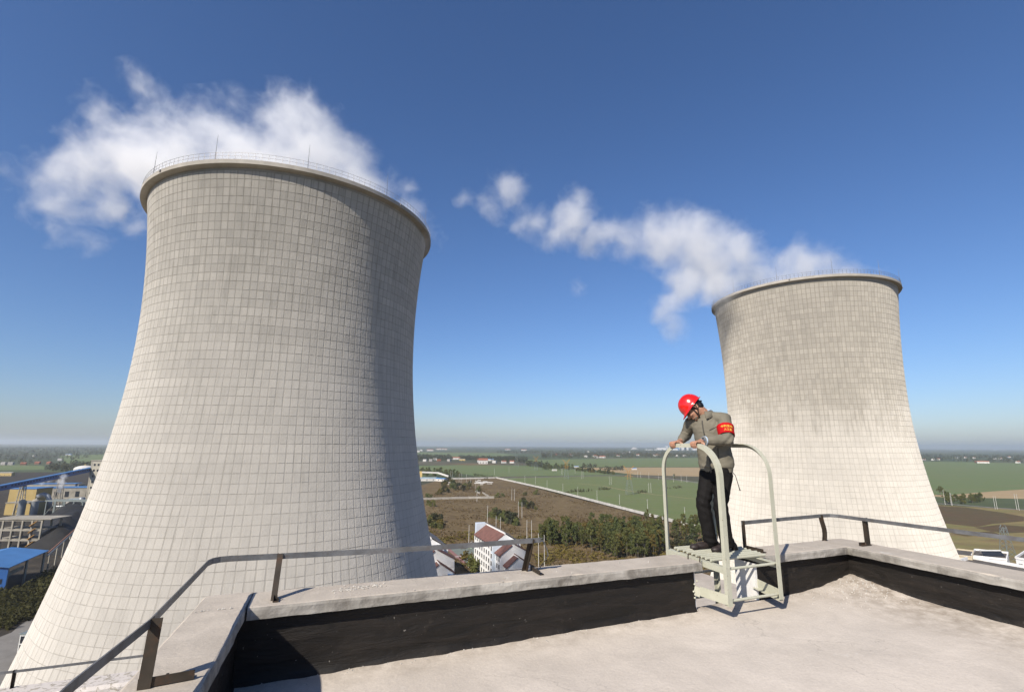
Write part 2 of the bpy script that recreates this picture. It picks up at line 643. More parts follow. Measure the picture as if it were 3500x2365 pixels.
def flat_rail(pts, h, th, name, mat, rt, parent=None):
    """upright flat bar through uvz points (z = top edge)"""
    P = [Vector(p) for p in pts]
    m_ = MB(); W = [RP(*p) for p in P]
    sides = []
    for i in range(len(W)):
        d = (W[min(i + 1, len(W) - 1)] - W[max(i - 1, 0)]); d.z = 0; d.normalize()
        s = Vector((-d.y, d.x, 0))
        sides.append((s, Vector((0, 0, 1))))
    m_.sweep([(-th / 2, -h), (th / 2, -h), (th / 2, 0), (-th / 2, 0)], W, sides)
    return part(m_, name, mat, rt, parent)


def angle_post(u, v, z0, z1, a, b, leg, rt, lean=(0, 0), name='post', mat=None, bend=0.0):
    """angle iron with legs along the uv directions a and b from the corner (u, v)"""
    m_ = MB(); t = .007
    A = (RE * a[0] + RN * a[1]).normalized(); B = (RE * b[0] + RN * b[1]).normalized()
    prof = [(0, 0), (leg, 0), (leg, t), (t, t), (t, leg), (0, leg)]
    n = 7
    pts = []
    for i in range(n + 1):
        k = i / n
        off = bend * math.sin(k * math.pi * 1.5) * (1 if bend else 0)
        pts.append(RP(u + lean[0] * k + off, v + lean[1] * k, z0 + (z1 - z0) * k))
    m_.sweep(prof, pts, [(A, B)] * (n + 1))
    return part(m_, name, mat or M_POST, rt)


def foot_angle(u, v, du, dv, rt, leg=.045):
    """angle iron foot lying on the coping, with a bolt"""
    m_ = MB(); t = .006
    d = (RE * du + RN * dv); L = d.length * RS; d.normalize()
    s = Vector((-d.y, d.x, 0))
    p0 = RP(u, v, CT) + Vector((0, 0, .004))
    m_.sweep([(0, 0), (leg, 0), (leg, t), (t, t), (t, leg * .8), (0, leg * .8)], [p0, p0 + d * L], [(s, Vector((0, 0, 1)))] * 2)
    o = part(m_, 'foot', M_POST, rt)
    m_ = MB()
    q = p0 + d * L * .5 + s * leg * .55
    m_.tube([q, q + Vector((0, 0, .035))], .007, 8)
    m_.tube([q + Vector((0, 0, .008)), q + Vector((0, 0, .018))], .014, 6)
    part(m_, 'bolt', M_POST, rt, o)


RT = -.862
g1 = root('guard_rail', RP(-.7, 3.5, CT), 'long bent grey flat bar guard rail with rusty posts, ending short of the ladder', 'railing')
pts = [(-.95, -3.5, RT), (-.80, 1.6, RT - .005), (-.772, 2.5, RT), (-.705, 3.17, RT), (-.69, 4.2, RT + .004), (-.685, 4.50, RT + .006), (-.665, 4.57, RT + .006), (-.62, 4.605, RT + .006), (-.55, 4.615, RT + .006), (-.22, 4.61, RT), (.6, 4.585, RT - .008), (1.3, 4.55, RT - .006), (1.96, 4.512, RT + .005), (2.05, 4.505, RT + .006)]
flat_rail(pts, .040, .007, 'rail', M_RAIL, g1)
m_ = MB()
W = [RP(2.05, 4.505, RT - .02), RP(2.085, 4.52, RT - .03), RP(2.11, 4.55, -.92), RP(2.15, 4.585, -.98), RP(2.172, 4.6, -1.04), RP(2.155, 4.65, -1.10), RP(2.125, 4.70, -1.172)]
sd = []
for i in range(len(W)):
    d = (W[min(i + 1, 6)] - W[max(i - 1, 0)]).normalized()
    A = d.cross(RN).normalized()
    sd.append((RN * .5 + RE * .6 if i == 0 else (RE * .4 + RN * .7).normalized(), A))
m_.sweep([(-.02, -.003), (.02, -.003), (.02, .003), (-.02, .003)], W, sd)
part(m_, 'bent_strap', M_RAIL, g1)
angle_post(-.722, 3.165, CT, RT, (1, 0), (0, 1), .052, g1, (.015, 0))
foot_angle(-.722, 3.165, .235, .03, g1, .05)
angle_post(-.232, 4.485, CT, RT - .002, (1, 0), (0, 1), .04, g1, (.012, .11))
foot_angle(-.215, 4.50, .0, -.07, g1, .04)
angle_post(1.975, 4.69, CT, RT - .002, (-1, 0), (0, -1), .042, g1, (.0, -.17))
foot_angle(2.02, 4.69, .0, -.22, g1, .042)
angle_post(-.86, .6, CT, RT, (1, 0), (0, 1), .05, g1)
angle_post(-.92, -2.4, CT, RT, (1, 0), (0, 1), .05, g1)

g2 = root('guard_rail', RP(5.6, 4.7, CT), 'grey flat bar guard rail starting at the dark post beside the ladder', 'railing')
pts = [(4.745, 4.72, RT), (5.4, 4.765, RT + .003), (6.22, 4.815, RT + .006), (6.33, 4.80, RT + .006), (6.385, 4.72, RT + .006), (6.41, 4.55, RT + .003), (6.47, 3.8, RT), (6.56, 2.9, RT), (6.56, -3.5, RT)]
flat_rail(pts, .039, .007, 'rail', M_RAIL, g2)
angle_post(4.752, 4.735, CT, RT + .003, (1, 0), (0, -1), .045, g2)
foot_angle(4.80, 4.735, .0, -.24, g2, .045)
angle_post(6.20, 4.82, CT, RT - .002, (-1, 0), (0, -1), .036, g2, (.0, .0), bend=.02)
angle_post(6.44, 4.42, CT, RT, (1, 0), (0, 1), .04, g2)
foot_angle(6.44, 4.42, -.17, .0, g2, .04)
angle_post(6.52, 2.2, CT, RT, (1, 0), (0, 1), .04, g2)
angle_post(6.52, -1.2, CT, RT, (1, 0), (0, 1), .04, g2)

g3 = root('guard_rail', RP(-5, LV, LZ), 'thin grey guard rail on the peeling white parapet of the lower wing', 'railing')
flat_rail([(-16, LV - .04, LZ + .33), (-5.2, LV - .05, LZ + .325), (-2.9, LV - .06, LZ + .33), (-1.0, LV - .06, LZ + .33)], .045, .008, 'rail', M_RAIL, g3)
for u in (-14.5, -11.4, -8.3, -5.24, -2.1):
    angle_post(u, LV - .03, LZ, LZ + .33, (1, 0), (0, -1), .045, g3)

# crumbs of mortar on the coping and in the debris corner
M_CRUMB = simple('mortar_crumbs', (.55, .52, .47), .9, .2, 20)
mb = MB()
def crumb(c, r):
    n = len(mb.v)
    for q in ((1, 0, 0), (-1, 0, 0), (0, 1, 0), (0, -1, 0), (0, 0, 1), (0, 0, -.6)):
        mb.v.append(tuple(c + Vector(q) * r * rng.uniform(.6, 1.3)))
    for f in ((0, 2, 4), (2, 1, 4), (1, 3, 4), (3, 0, 4), (2, 0, 5), (1, 2, 5), (3, 1, 5), (0, 3, 5)):
        mb.f.append(tuple(n + i for i in f)); mb.m.append(0)
for cu, cv, su, sv, k in ((.33, 4.62, .05, .04, 60), (.46, 4.64, .04, .03, 40), (.57, 4.63, .03, .03, 30), (1.1, 4.5, .5, .08, 14), (2.9, 4.5, .5, .1, 10), (5.4, 4.55, .3, .1, 10), (-.55, 4.0, .1, .4, 12)):
    for i in range(k):
        crumb(RP(rng.gauss(cu, su), min(4.76, max(4.39, rng.gauss(cv, sv))), CT + .002), rng.uniform(.002, .011))
for i in range(240):
    a = abs(rng.gauss(0, .4)); b = abs(rng.gauss(0, .3))
    u, v = 6.1 - a, 4.4 - b
    crumb(RP(u, v, floor_z(u, v)), rng.uniform(.002, .012))
for i in range(160):
    u = rng.uniform(-.3, 6.0); v = 4.44 - abs(rng.gauss(0, .05))
    crumb(RP(u, v, floor_z(u, v)), rng.uniform(.002, .009))
for i in range(90):
    u = rng.uniform(0, 6.0); v = rng.uniform(1.5, 4.4)
    crumb(RP(u, v, floor_z(u, v)), rng.uniform(.0015, .005))
tag(mb.build('mortar_crumbs', M_CRUMB), 'loose mortar crumbs scattered on coping and roof floor', 'debris', kind='stuff')

# ------------------------------------------------------------------ pale green step-over ladder
UL, UR_, VF, VB = 3.875, 4.60, 4.10, 5.02
lad = root('step_over_ladder', RP(4.23, 4.4, -1.6), 'pale green steel step-over ladder with two arched handrails straddling the parapet opening', 'ladder')
LEGW = .06 / RS * RS


def arch(u, side, name):
    """angle iron bent to an arch in the plane u = const; side = where its upright leg sits"""
    zf, zt, zb = -1.535, .03, -2.3
    rf, rbk = .34, .32
    pts, nor = [], []
    for z in (zf, -1.0, -.7, zt - rf):
        pts.append((VF, z)); nor.append((1, 0))
    for i in range(1, 12):
        a = math.pi / 2 * i / 12
        pts.append((VF + rf - rf * math.cos(a), zt - rf + rf * math.sin(a))); nor.append((math.cos(a), -math.sin(a)))
    pts.append((VF + rf, zt)); nor.append((0, -1))
    pts.append((VB - rbk, zt)); nor.append((0, -1))
    for i in range(1, 12):
        a = math.pi / 2 * i / 12
        pts.append((VB - rbk + rbk * math.sin(a), zt - rbk + rbk * math.cos(a))); nor.append((-math.sin(a), -math.cos(a)))
    for z in (zt - rbk, -.7, -1.2, zb):
        pts.append((VB, z)); nor.append((-1, 0))
    m_ = MB()
    W = [RP(u, v, z) for v, z in pts]
    sd = [(RE * side, RN * n[0] + Vector((0, 0, n[1]))) for n in nor]
    t = .006; a = .05; b = .041
    m_.sweep([(0, 0), (a, 0), (a, t), (t, t), (t, b), (0, b)], W, sd)
    return part(m_, name, M_GREEN, lad)


arch(UL, 1, 'handrail_arch')
arch(UR_, -1, 'handrail_arch')
for u, sgn in ((UL + .004, 1), (UR_ - .004, -1)):       # side rails that carry the slats
    m_ = MB()
    W = [RP(u, VF + .01, -1.185), RP(u, VB - .005, -1.165)]
    m_.sweep([(0, 0), (.055 * sgn, 0), (.055 * sgn, -.006), (.006 * sgn, -.006), (.006 * sgn, -.055), (0, -.055)], W, [(RE, Vector((0, 0, 1)))] * 2)
    part(m_, 'side_rail', M_GREEN, lad)
for i in range(9):
    v = 4.345 + .07 * i
    m_ = MB()
    m_.tube([RP(UL + .03 + rng.uniform(-.012, .012), v, -1.158 + .0022 * i), RP(UR_ + .075 + rng.uniform(-.015, .015), v + rng.uniform(-.006, .006), -1.158 + .0022 * i)], .0135, 10)
    part(m_, 'slat', M_GREEN, lad, smooth=False)
m_ = MB(); m_.tube([RP(UL + .02, VF + .035, -1.20), RP(UR_ - .01, VF + .035, -1.195)], .0125, 10); part(m_, 'rung', M_GREEN, lad)
m_ = MB(); m_.tube([RP(UL + .02, VF + .035, -1.495), RP(UR_ - .01, VF + .035, -1.49)], .0125, 10); part(m_, 'rung', M_GREEN, lad)
for k in range(4):
    m_ = MB(); m_.tube([RP(UL + .02, VB - .02, -1.45 - .27 * k), RP(UR_ - .01, VB - .02, -1.45 - .27 * k)], .0125, 10); part(m_, 'rung', M_GREEN, lad)
m_ = MB()
for (u0, v0), (u1, v1) in (((UL, VF - .002), (3.80, 4.40)), ((3.80, 4.40), (3.765, 4.452))):
    a, b = RP(u0, v0, -1.475), RP(u1, v1, -1.46)
    m_.bar(a, b, .007, .085)
part(m_, 'wall_bracket', M_GREEN, lad)
m_ = MB()
a, b = RP(UR_, VF + .01, -1.50), RP(4.64, 4.475, -1.47)
m_.bar(a, b, .007, .085)
d = (b - a).normalized(); s = Vector((-d.y, d.x, 0))
m_.bar(a + s * .024 + Vector((0, 0, -.043)), b + s * .024 + Vector((0, 0, -.043)), .05, .006)
part(m_, 'wall_bracket', M_GREEN, lad)
for (u, v, z) in ((3.765, 4.44, -1.40), (3.752, 4.445, -1.47), (3.758, 4.44, -1.53), (3.79, 4.43, -1.37), (4.635, 4.47, -1.40), (4.66, 4.47, -1.44)):
    m_ = MB()
    m_.lathe([(0.0, .010), (.007, .007), (.011, 0), (.007, -.007), (0, -.010)], 8, RP(u, v, z))
    part(m_, 'weld_blob', M_GREEN, lad)
for u, v in ((3.80, 4.56), (3.815, 4.40)):
    m_ = MB()
    m_.tube([RP(u, v, CT - .01), RP(u + .004, v, CT + .035), RP(u + .02, v + .01, CT + .045)], .006, 6)
    part(m_, 'anchor_pin', M_POST, lad)

# ------------------------------------------------------------------ the inspector on the ladder platform
M0 = RP(4.27, 4.68, -1.147)
_ya = (M0 - CAMP); _ya.z = 0; _ya.normalize()
_xr = Vector((_ya.y, -_ya.x, 0))
MAN = root('person', M0, 'person in khaki jacket, black trousers and red hard hat leaning on the arched handrail', 'person')
MAN.rotation_euler = (0, 0, math.atan2(_xr.y, _xr.x))        # local x = across, y = away, z = up
VX, VY, VZ = Vector((1, 0, 0)), Vector((0, 1, 0)), Vector((0, 0, 1))


class Flesh:
    """overlapping solids fused into one continuous surface"""
    def __init__(self):
        self.bm = bmesh.new()

    def ell(self, c, r, ax=None):
        m = Matrix.Identity(3) if ax is None else Matrix((Vector(ax[0]).normalized(), Vector(ax[1]).normalized(), Vector(ax[2]).normalized())).transposed()
        M = Matrix.Translation(Vector(c)) @ m.to_4x4() @ Matrix.Diagonal((r[0], r[1], r[2], 1))
        bmesh.ops.create_icosphere(self.bm, subdivisions=3, radius=1, matrix=M)

    def cap(self, p, q, r1, r2):
        p, q = Vector(p), Vector(q)
        n = max(3, int((q - p).length / (min(r1, r2) * .35)))
        for i in range(n + 1):
            t = i / n
            bmesh.ops.create_icosphere(self.bm, subdivisions=2, radius=r1 + (r2 - r1) * t, matrix=Matrix.Translation(p.lerp(q, t)))

    def chain(self, pts):
        for (p, r), (q, s) in zip(pts, pts[1:]):
            self.cap(p, q, r, s)

    def loft(self, rings, a, b, n=28):
        """rings: (centre, ra, rb); a, b: ring axes; closed solid"""
        a, b = Vector(a).normalized(), Vector(b).normalized()
        vs_ = []
        for c, ra, rb in rings:
            row = []
            for k in range(n):
                q = 2 * math.pi * k / n
                row.append(self.bm.verts.new(Vector(c) + a * ra * math.cos(q) + b * rb * math.sin(q)))
            vs_.append(row)
        for i in range(len(vs_) - 1):
            for k in range(n):
                self.bm.faces.new((vs_[i][k], vs_[i][(k + 1) % n], vs_[i + 1][(k + 1) % n], vs_[i + 1][k]))
        self.bm.faces.new(vs_[0][::-1]); self.bm.faces.new(vs_[-1])

    def done(self, name, mat, parent, voxel=.006, smooth=3, fold=None):
        bmesh.ops.recalc_face_normals(self.bm, faces=self.bm.faces)
        me = bpy.data.meshes.new(name); self.bm.to_mesh(me); self.bm.free()
        tmp = bpy.data.objects.new('tmp', me); COL.objects.link(tmp)
        md = tmp.modifiers.new('r', 'REMESH'); md.mode = 'VOXEL'; md.voxel_size = voxel
        if smooth:
            sm = tmp.modifiers.new('s', 'SMOOTH'); sm.iterations = smooth; sm.factor = .5
        dg = bpy.context.evaluated_depsgraph_get(); dg.update()
        me2 = bpy.data.meshes.new_from_object(tmp.evaluated_get(dg)); me2.name = name
        bpy.data.objects.remove(tmp)
        if fold:
            nn = [v.normal.copy() for v in me2.vertices]
            for v, q in zip(me2.vertices, nn):
                v.co += q * fold(v.co)
        me2.materials.clear(); me2.materials.append(mat)
        me2.polygons.foreach_set('use_smooth', [True] * len(me2.polygons))
        me2.update()
        return link(name, me2, parent)


def cloth_mat(name, c, rough=.85, weave=420.0, var=.12):
    t = NT(name)
    o = t.n('TexCoord').outputs['Object']
    a = t.noise(o, 9, 4, .6)
    w = t.noise(o, weave, 2, .5)
    cc = t.mix(t.mapr(a, .3, .7), tuple(x * (1 - var) for x in c), tuple(x * (1 + var) for x in c))
    t.col(cc); t.rough(rough); t.spec(.15)
    t.set(t.b, 'Sheen Weight', .0)
    t.bump(w, .15, .002)
    return t.mat


M_JKT = cloth_mat('khaki_cloth', (.2, .182, .142))
M_TRS = cloth_mat('black_trouser_cloth', (.011, .010, .010), .8)
t = NT('skin')
_o = t.n('TexCoord').outputs['Object']
t.col(t.mix(t.mapr(t.noise(_o, 26, 4, .6), .3, .7), (.42, .21, .135), (.52, .29, .195))); t.rough(.55); t.spec(.35)
t.set(t.b, 'Subsurface Weight', .08); t.set(t.b, 'Subsurface Radius', (.01, .004, .002))
M_SKIN = t.mat
M_SHOE = simple('shoe_leather', (.035, .025, .022), .55, .2, 40)
M_HAIR = simple('black_hair', (.008, .007, .007), .5, .3, 60)
M_SHIRT = simple('pale_blue_shirt', (.5, .6, .72), .8, .05, 30)
M_ZIP = simple('zip_dark', (.06, .055, .045), .6, .1, 30)
t = NT('red_helmet')
t.col((.78, .012, .008)); t.rough(.22); t.spec(.6); t.set(t.b, 'Coat Weight', .4); t.set(t.b, 'Coat Roughness', .12)
t.bump(t.noise(t.n('TexCoord').outputs['Object'], 60, 3), .04, .002)
M_HAT = t.mat
M_BAND = cloth_mat('red_armband_cloth', (.5, .006, .01), .8)
M_GOLD = simple('yellow_print', (.8, .42, .05), .7, .03, 10)
M_CHROME = simple('steel_watch', (.6, .6, .62), .25, .05, 60, .9)
M_STRAP = simple('black_strap', (.015, .015, .016), .6, .1, 40)

# torso frame
AX = Vector((.937, -.35, 0)).normalized()      # his right to his left
FR = Vector((-.35, -.937, 0)).normalized()     # his front
HL_ = Vector((-.738, -.674, 0)).normalized()   # where hips and feet point
HS = Vector((.674, -.738, 0)).normalized()
shL, elL, wrL = Vector((.19, -.035, 1.352)), Vector((.205, -.175, 1.13)), Vector((-.036, -.325, 1.122))
shR, elR, wrR = Vector((-.145, .095, 1.325)), Vector((-.215, .215, 1.19)), Vector((-.266, -.045, 1.122))
HC = Vector((-.118, -.01, 1.478))
HF = Vector((-.64, -.06, -.766)).normalized()
HS_ = Vector((0, -1, 0)); HS_ = (HS_ - HF * HS_.dot(HF)).normalized()      # his left: towards the camera
HU = HF.cross(HS_).normalized()
if HU.z < 0: HU = -HU


def hd(f, s, u): return HC + HF * f + HS_ * s + HU * u


# --- body: head, neck, trunk, limbs and hands as one surface
B = Flesh()
B.ell(hd(-.012, 0, .035), (.098, .076, .092), (HF, HS_, HU))
B.ell(hd(.028, 0, -.03), (.068, .062, .075), (HF, HS_, HU))
B.ell(hd(.045, 0, -.075), (.042, .045, .035), (HF, HS_, HU))
B.ell(hd(.072, 0, -.102), (.02, .024, .016), (HF, HS_, HU))
B.ell(hd(.084, 0, .018), (.018, .055, .012), (HF, HS_, HU))            # brow
B.cap(hd(.09, 0, .0), hd(.113, 0, -.034), .008, .0125)                 # nose
B.ell(hd(.097, .011, -.04), (.01, .007, .007), (HF, HS_, HU)); B.ell(hd(.097, -.011, -.04), (.01, .007, .007), (HF, HS_, HU))
B.ell(hd(.088, 0, -.064), (.011, .024, .0065), (HF, HS_, HU)); B.ell(hd(.086, 0, -.076), (.011, .021, .007), (HF, HS_, HU))
for s in (-1, 1):
    B.ell(hd(.058, s * .045, -.03), (.03, .018, .022), (HF, HS_, HU))    # cheek
    for k in range(7):                                                  # ear rim
        q = math.pi * (k / 6 * 1.35 - .35)
        B.ell(hd(-.03 - .021 * math.sin(q) * .9, s * .08, -.008 + .03 * math.cos(q)), (.008, .009, .008))
    B.ell(hd(-.03, s * .076, -.008), (.018, .006, .026), (HF, HS_, HU))
    B.ell(hd(-.026, s * .078, -.036), (.008, .007, .009), (HF, HS_, HU))
nb_ = Vector((.012, .035, 1.40))
B.cap(hd(-.035, 0, -.05), nb_, .058, .062)
B.cap(nb_, (.03, .04, 1.30), .062, .08)
B.loft([((.075, .03, .76), .13, .09), ((.075, .03, .95), .13, .09), ((.05, .03, 1.15), .135, .09), ((.03, .03, 1.30), .12, .075), ((.015, .035, 1.39), .06, .05)], AX, FR)
B.chain([(shL, .05), (elL, .042), (wrL, .029)])
B.chain([(shR, .05), (elR, .042), (wrR, .029)])
B.cap(shR, shL, .05, .05)
hipA, knA, anA = Vector((-.01, .05, .80)), Vector((-.078, .0, .47)), Vector((-.028, .05, .09))
hipB, knB, anB = Vector((.145, -.01, .80)), Vector((.092, -.062, .47)), Vector((.128, .005, .09))
B.chain([(hipA, .075), (knA, .055), (anA, .04)])
B.chain([(hipB, .075), (knB, .055), (anB, .04)])
UL_D = Vector((-.738, -.674, 0))                 # across the bar to its outer side
BAR = Vector((-.674, .738, 0))                   # along the handrail bar


def hand(F, c, wrist, seed):
    """palm on the bar top at c, fingers over the outer edge and under it, thumb inside"""
    z = VZ
    F.cap(wrist, c - UL_D * .03 + z * .014, .028, .024)
    F.ell(c - UL_D * .004 + z * .013, (.040, .044, .0155), (UL_D, BAR, VZ))
    F.ell(c - UL_D * .024 + z * .013, (.03, .036, .019), (UL_D, BAR, VZ))
    for k, (o, ln) in enumerate(((-.033, .9), (-.0115, 1.02), (.0105, 1.0), (.031, .82))):
        o *= 1.0
        a = c + BAR * o + UL_D * .028 + z * .013
        b = c + BAR * (o * 1.04) + UL_D * (.052 * (.9 + .1 * ln)) + z * .004
        d = c + BAR * (o * 1.02) + UL_D * .050 - z * (.026 * ln)
        e = c + BAR * o + UL_D * .036 - z * (.046 * ln)
        F.chain([(a, .0105), (b, .0098), (d, .0088), (e, .0078)])
    a = c - UL_D * .03 - BAR * .03 + z * .01
    b = c - UL_D * .045 - BAR * .052 - z * .002
    d = c - UL_D * .037 - BAR * .066 - z * .026
    F.chain([(a, .0145), (b, .0115), (d, .0095)])


def bar_pt(v):
    w = RP(UL + .028, v, .03)
    q = w - M0
    return Vector((q.dot(_xr), q.dot(_ya), q.z))


hL, hR = bar_pt(4.425), bar_pt(4.775)
hand(B, hL, wrL, 1)
hand(B, hR, wrR, 2)
body = B.done('body', M_SKIN, MAN, .0042, 2)
for s in (-1, 1):
    e = Flesh(); e.ell(hd(.083, s * .03, -.002), (.009, .012, .006), (HF, HS_, HU)); e.done('eyebrow', M_HAIR, MAN, .003, 0)
    e = Flesh(); e.ell(hd(.0875, s * .03, -.016), (.006, .0105, .004), (HF, HS_, HU)); e.done('eye', M_HAIR, MAN, .0025, 0)


# --- clothes
def fold_j(co):
    q = Vector((co.x * 9, co.y * 9, co.z * 17))
    a = mnoise.noise(q + Vector((3, 1, 2))) + .5 * mnoise.noise(q * 2.1)
    r = .0065 * a
    # drag folds at elbow and waist
    de = (co - elL).length
    if de < .16: r += .006 * (1 - de / .16) * math.sin(((co - elL).dot(Vector((.6, .3, -.75)))) * 105)
    ds = (co - Vector((.12, -.07, 1.27))).length
    if ds < .12: r += .0045 * (1 - ds / .12) * math.sin((co.x * .8 - co.z * .6) * 120)
    dr = (co - elR).length
    if dr < .15: r += .005 * (1 - dr / .15) * math.sin((co.z * .8 + co.y * .6) * 110)
    if .84 < co.z < 1.02 and de > .16: r += .0035 * math.sin(co.x * 46 + co.z * 30) * (1 - abs(co.z - .93) / .09)
    if co.z < .845 and co.z > .80: r -= .004
    return r


J = Flesh()
J.loft([((.078, .03, .795), .172, .118), ((.078, .03, .83), .178, .124), ((.08, .03, .86), .186, .134), ((.08, .03, .95), .184, .136), ((.066, .03, 1.08), .178, .132), ((.036, .03, 1.22), .178, .13), ((.022, .03, 1.31), .165, .112), ((.018, .033, 1.37), .13, .09), ((.01, .036, 1.415), .078, .075)], AX, FR, 36)
J.chain([(shL, .078), (elL, .067), (wrL + (elL - wrL) * .10, .046)])
J.chain([(shR, .076), (elR, .064), (wrR + (elR - wrR) * .10, .045)])
J.cap(shR + Vector((0, 0, .005)), Vector((.012, .035, 1.375)), .072, .062)
J.cap(shL + Vector((0, 0, .004)), Vector((.012, .035, 1.385)), .074, .062)
jacket = J.done('jacket', M_JKT, MAN, .0065, 4, fold_j)


def strip(name, pts, w, th, mat, parent, side=None):
    m_ = MB(); sd = []
    P_ = [Vector(p) for p in pts]
    for i in range(len(P_)):
        d = (P_[min(i + 1, len(P_) - 1)] - P_[max(i - 1, 0)]).normalized()
        s = (side or AX).copy(); s = (s - d * s.dot(d)).normalized()
        sd.append((s, d.cross(s)))
    m_.sweep([(-w / 2, -th / 2), (w / 2, -th / 2), (w / 2, th / 2), (-w / 2, th / 2)], P_, sd)
    return m_.build(name, mat, parent)


def torso_front(z, s):
    """point on the jacket front at height z, s metres to his left of the zip"""
    tab = [(.78, .078, .118, .17), (.86, .08, .136, .185), (.95, .08, .138, .184), (1.08, .066, .134, .178), (1.22, .036, .132, .178), (1.31, .022, .114, .165), (1.37, .018, .092, .13), (1.42, .01, .077, .078)]
    for (z0, x0, b0, a0), (z1, x1, b1, a1) in zip(tab, tab[1:]):
        if z <= z1: break
    k = max(0, min(1, (z - z0) / (z1 - z0)))
    cx, b, a = x0 + (x1 - x0) * k, b0 + (b1 - b0) * k, a0 + (a1 - a0) * k
    q = math.asin(max(-.98, min(.98, s / a)))
    return Vector((cx, .032, z)) + AX * s + FR * (b * math.cos(q) + .004)


strip('zipper', [torso_front(.79 + .025 * i, -.012) for i in range(23)], .012, .006, M_ZIP, jacket)
strip('pocket_zip', [torso_front(1.235 + .006 * i, .05 + .012 * i) for i in range(7)], .006, .006, M_ZIP, jacket, VZ)
strip('pocket_zip', [torso_front(.93 + .02 * i, .075 + .002 * i) for i in range(7)], .006, .006, M_ZIP, jacket)

# collar: a stand with a turned-down fall, open in front
def collar(name, r0, r1, z0, z1, fall, mat, a0, a1, tip=0.0):
    m_ = MB(); n = 30
    c = Vector((.002, .028, 0)); tilt = Vector((-.16, .0, 0))
    rows = []
    for i in range(n + 1):
        q = a0 + (a1 - a0) * i / n                   # 0 = front
        d = FR * math.cos(q) + AX * math.sin(q)
        back = .5 - .5 * math.cos(q)
        end = max(0, 1 - min(i, n - i) / 5)
        zt = z1 + .028 * back; zb = z0 + .012 * back
        row = [c + d * (r0 * 1.1) + VZ * zb, c + d * r0 + VZ * (zt - .006), c + d * (r0 + .006) + VZ * zt]
        if fall: row += [c + d * (r0 + .016) + VZ * (zt - .012), c + d * (r1 + .006 + .012 * end) + VZ * (zt - fall - tip * end)]
        row = [q_ + tilt * (q_.z - z0) for q_ in row]
        rows.append(row)
    k = len(rows[0])
    for row in rows: m_.v += [tuple(q) for q in row]
    for i in range(n):
        for j in range(k - 1):
            m_.f.append((i * k + j, (i + 1) * k + j, (i + 1) * k + j + 1, i * k + j + 1)); m_.m.append(0)
    o = m_.build(name, mat, jacket, smooth=True)
    sd = o.modifiers.new('thick', 'SOLIDIFY'); sd.thickness = .004; sd.offset = 0
    return o


collar('collar', .083, .112, 1.375, 1.435, .058, M_JKT, .42, 2 * math.pi - .42, .022)
collar('shirt_collar', .075, .08, 1.385, 1.447, 0, M_SHIRT, .95, 2 * math.pi - .95)


def fold_t(co):
    q = Vector((co.x * 10, co.y * 10, co.z * 7))
    r = .005 * mnoise.noise(q) + .003 * mnoise.noise(q * 2.3)
    for kn in (knA, knB):
        dk = (co - kn).length
        if dk < .2: r += .0045 * (1 - dk / .2) * math.sin((co.z + co.x * .5) * 75)
    if co.z < .2: r += .006 * math.sin(co.z * 95 + co.x * 20) * (1 - co.z / .2)
    return r


T = Flesh()
T.loft([((.07, .03, .70), .155, .105), ((.075, .03, .80), .168, .115), ((.078, .03, .90), .155, .11)], HS, HL_)
T.chain([(Vector((-.005, .045, .76)), .098), (knA, .078), (anA + Vector((-.004, 0, -.005)), .072)])
T.chain([(Vector((.15, -.005, .76)), .096), (knB, .077), (anB + Vector((0, 0, -.005)), .073)])
trousers = T.done('trousers', M_TRS, MAN, .0065, 4, fold_t)
for nm, toe, heel in (('shoe', Vector((-.225, -.085, .03)), Vector((.02, .085, .035))), ('shoe', Vector((-.015, -.14, .03)), Vector((.19, .035, .035)))):
    S = Flesh()
    d = (toe - heel).normalized(); s = Vector((-d.y, d.x, 0))
    S.loft([(heel + d * -.02 + VZ * -.022, .035, .035), (heel + VZ * .03, .036, .036), (heel + d * .03 + VZ * .07, .034, .036)], d, s)
    S.ell(heel.lerp(toe, .55) + VZ * .005, (.10, .038, .04), (d, s, VZ))
    S.ell(toe - d * .045 + VZ * -.002, (.055, .043, .033), (d, s, VZ))
    S.cap(heel.lerp(toe, .25) + VZ * .045, heel.lerp(toe, .1) + VZ * .07, .035, .036)
    so = S.done('shoe', M_SHOE, MAN, .005, 2)
    S = Flesh()
    S.ell(heel.lerp(toe, .5) - VZ * .022, (.135, .043, .011), (d, s, VZ)); S.done('sole', M_STRAP, so, .004, 1)

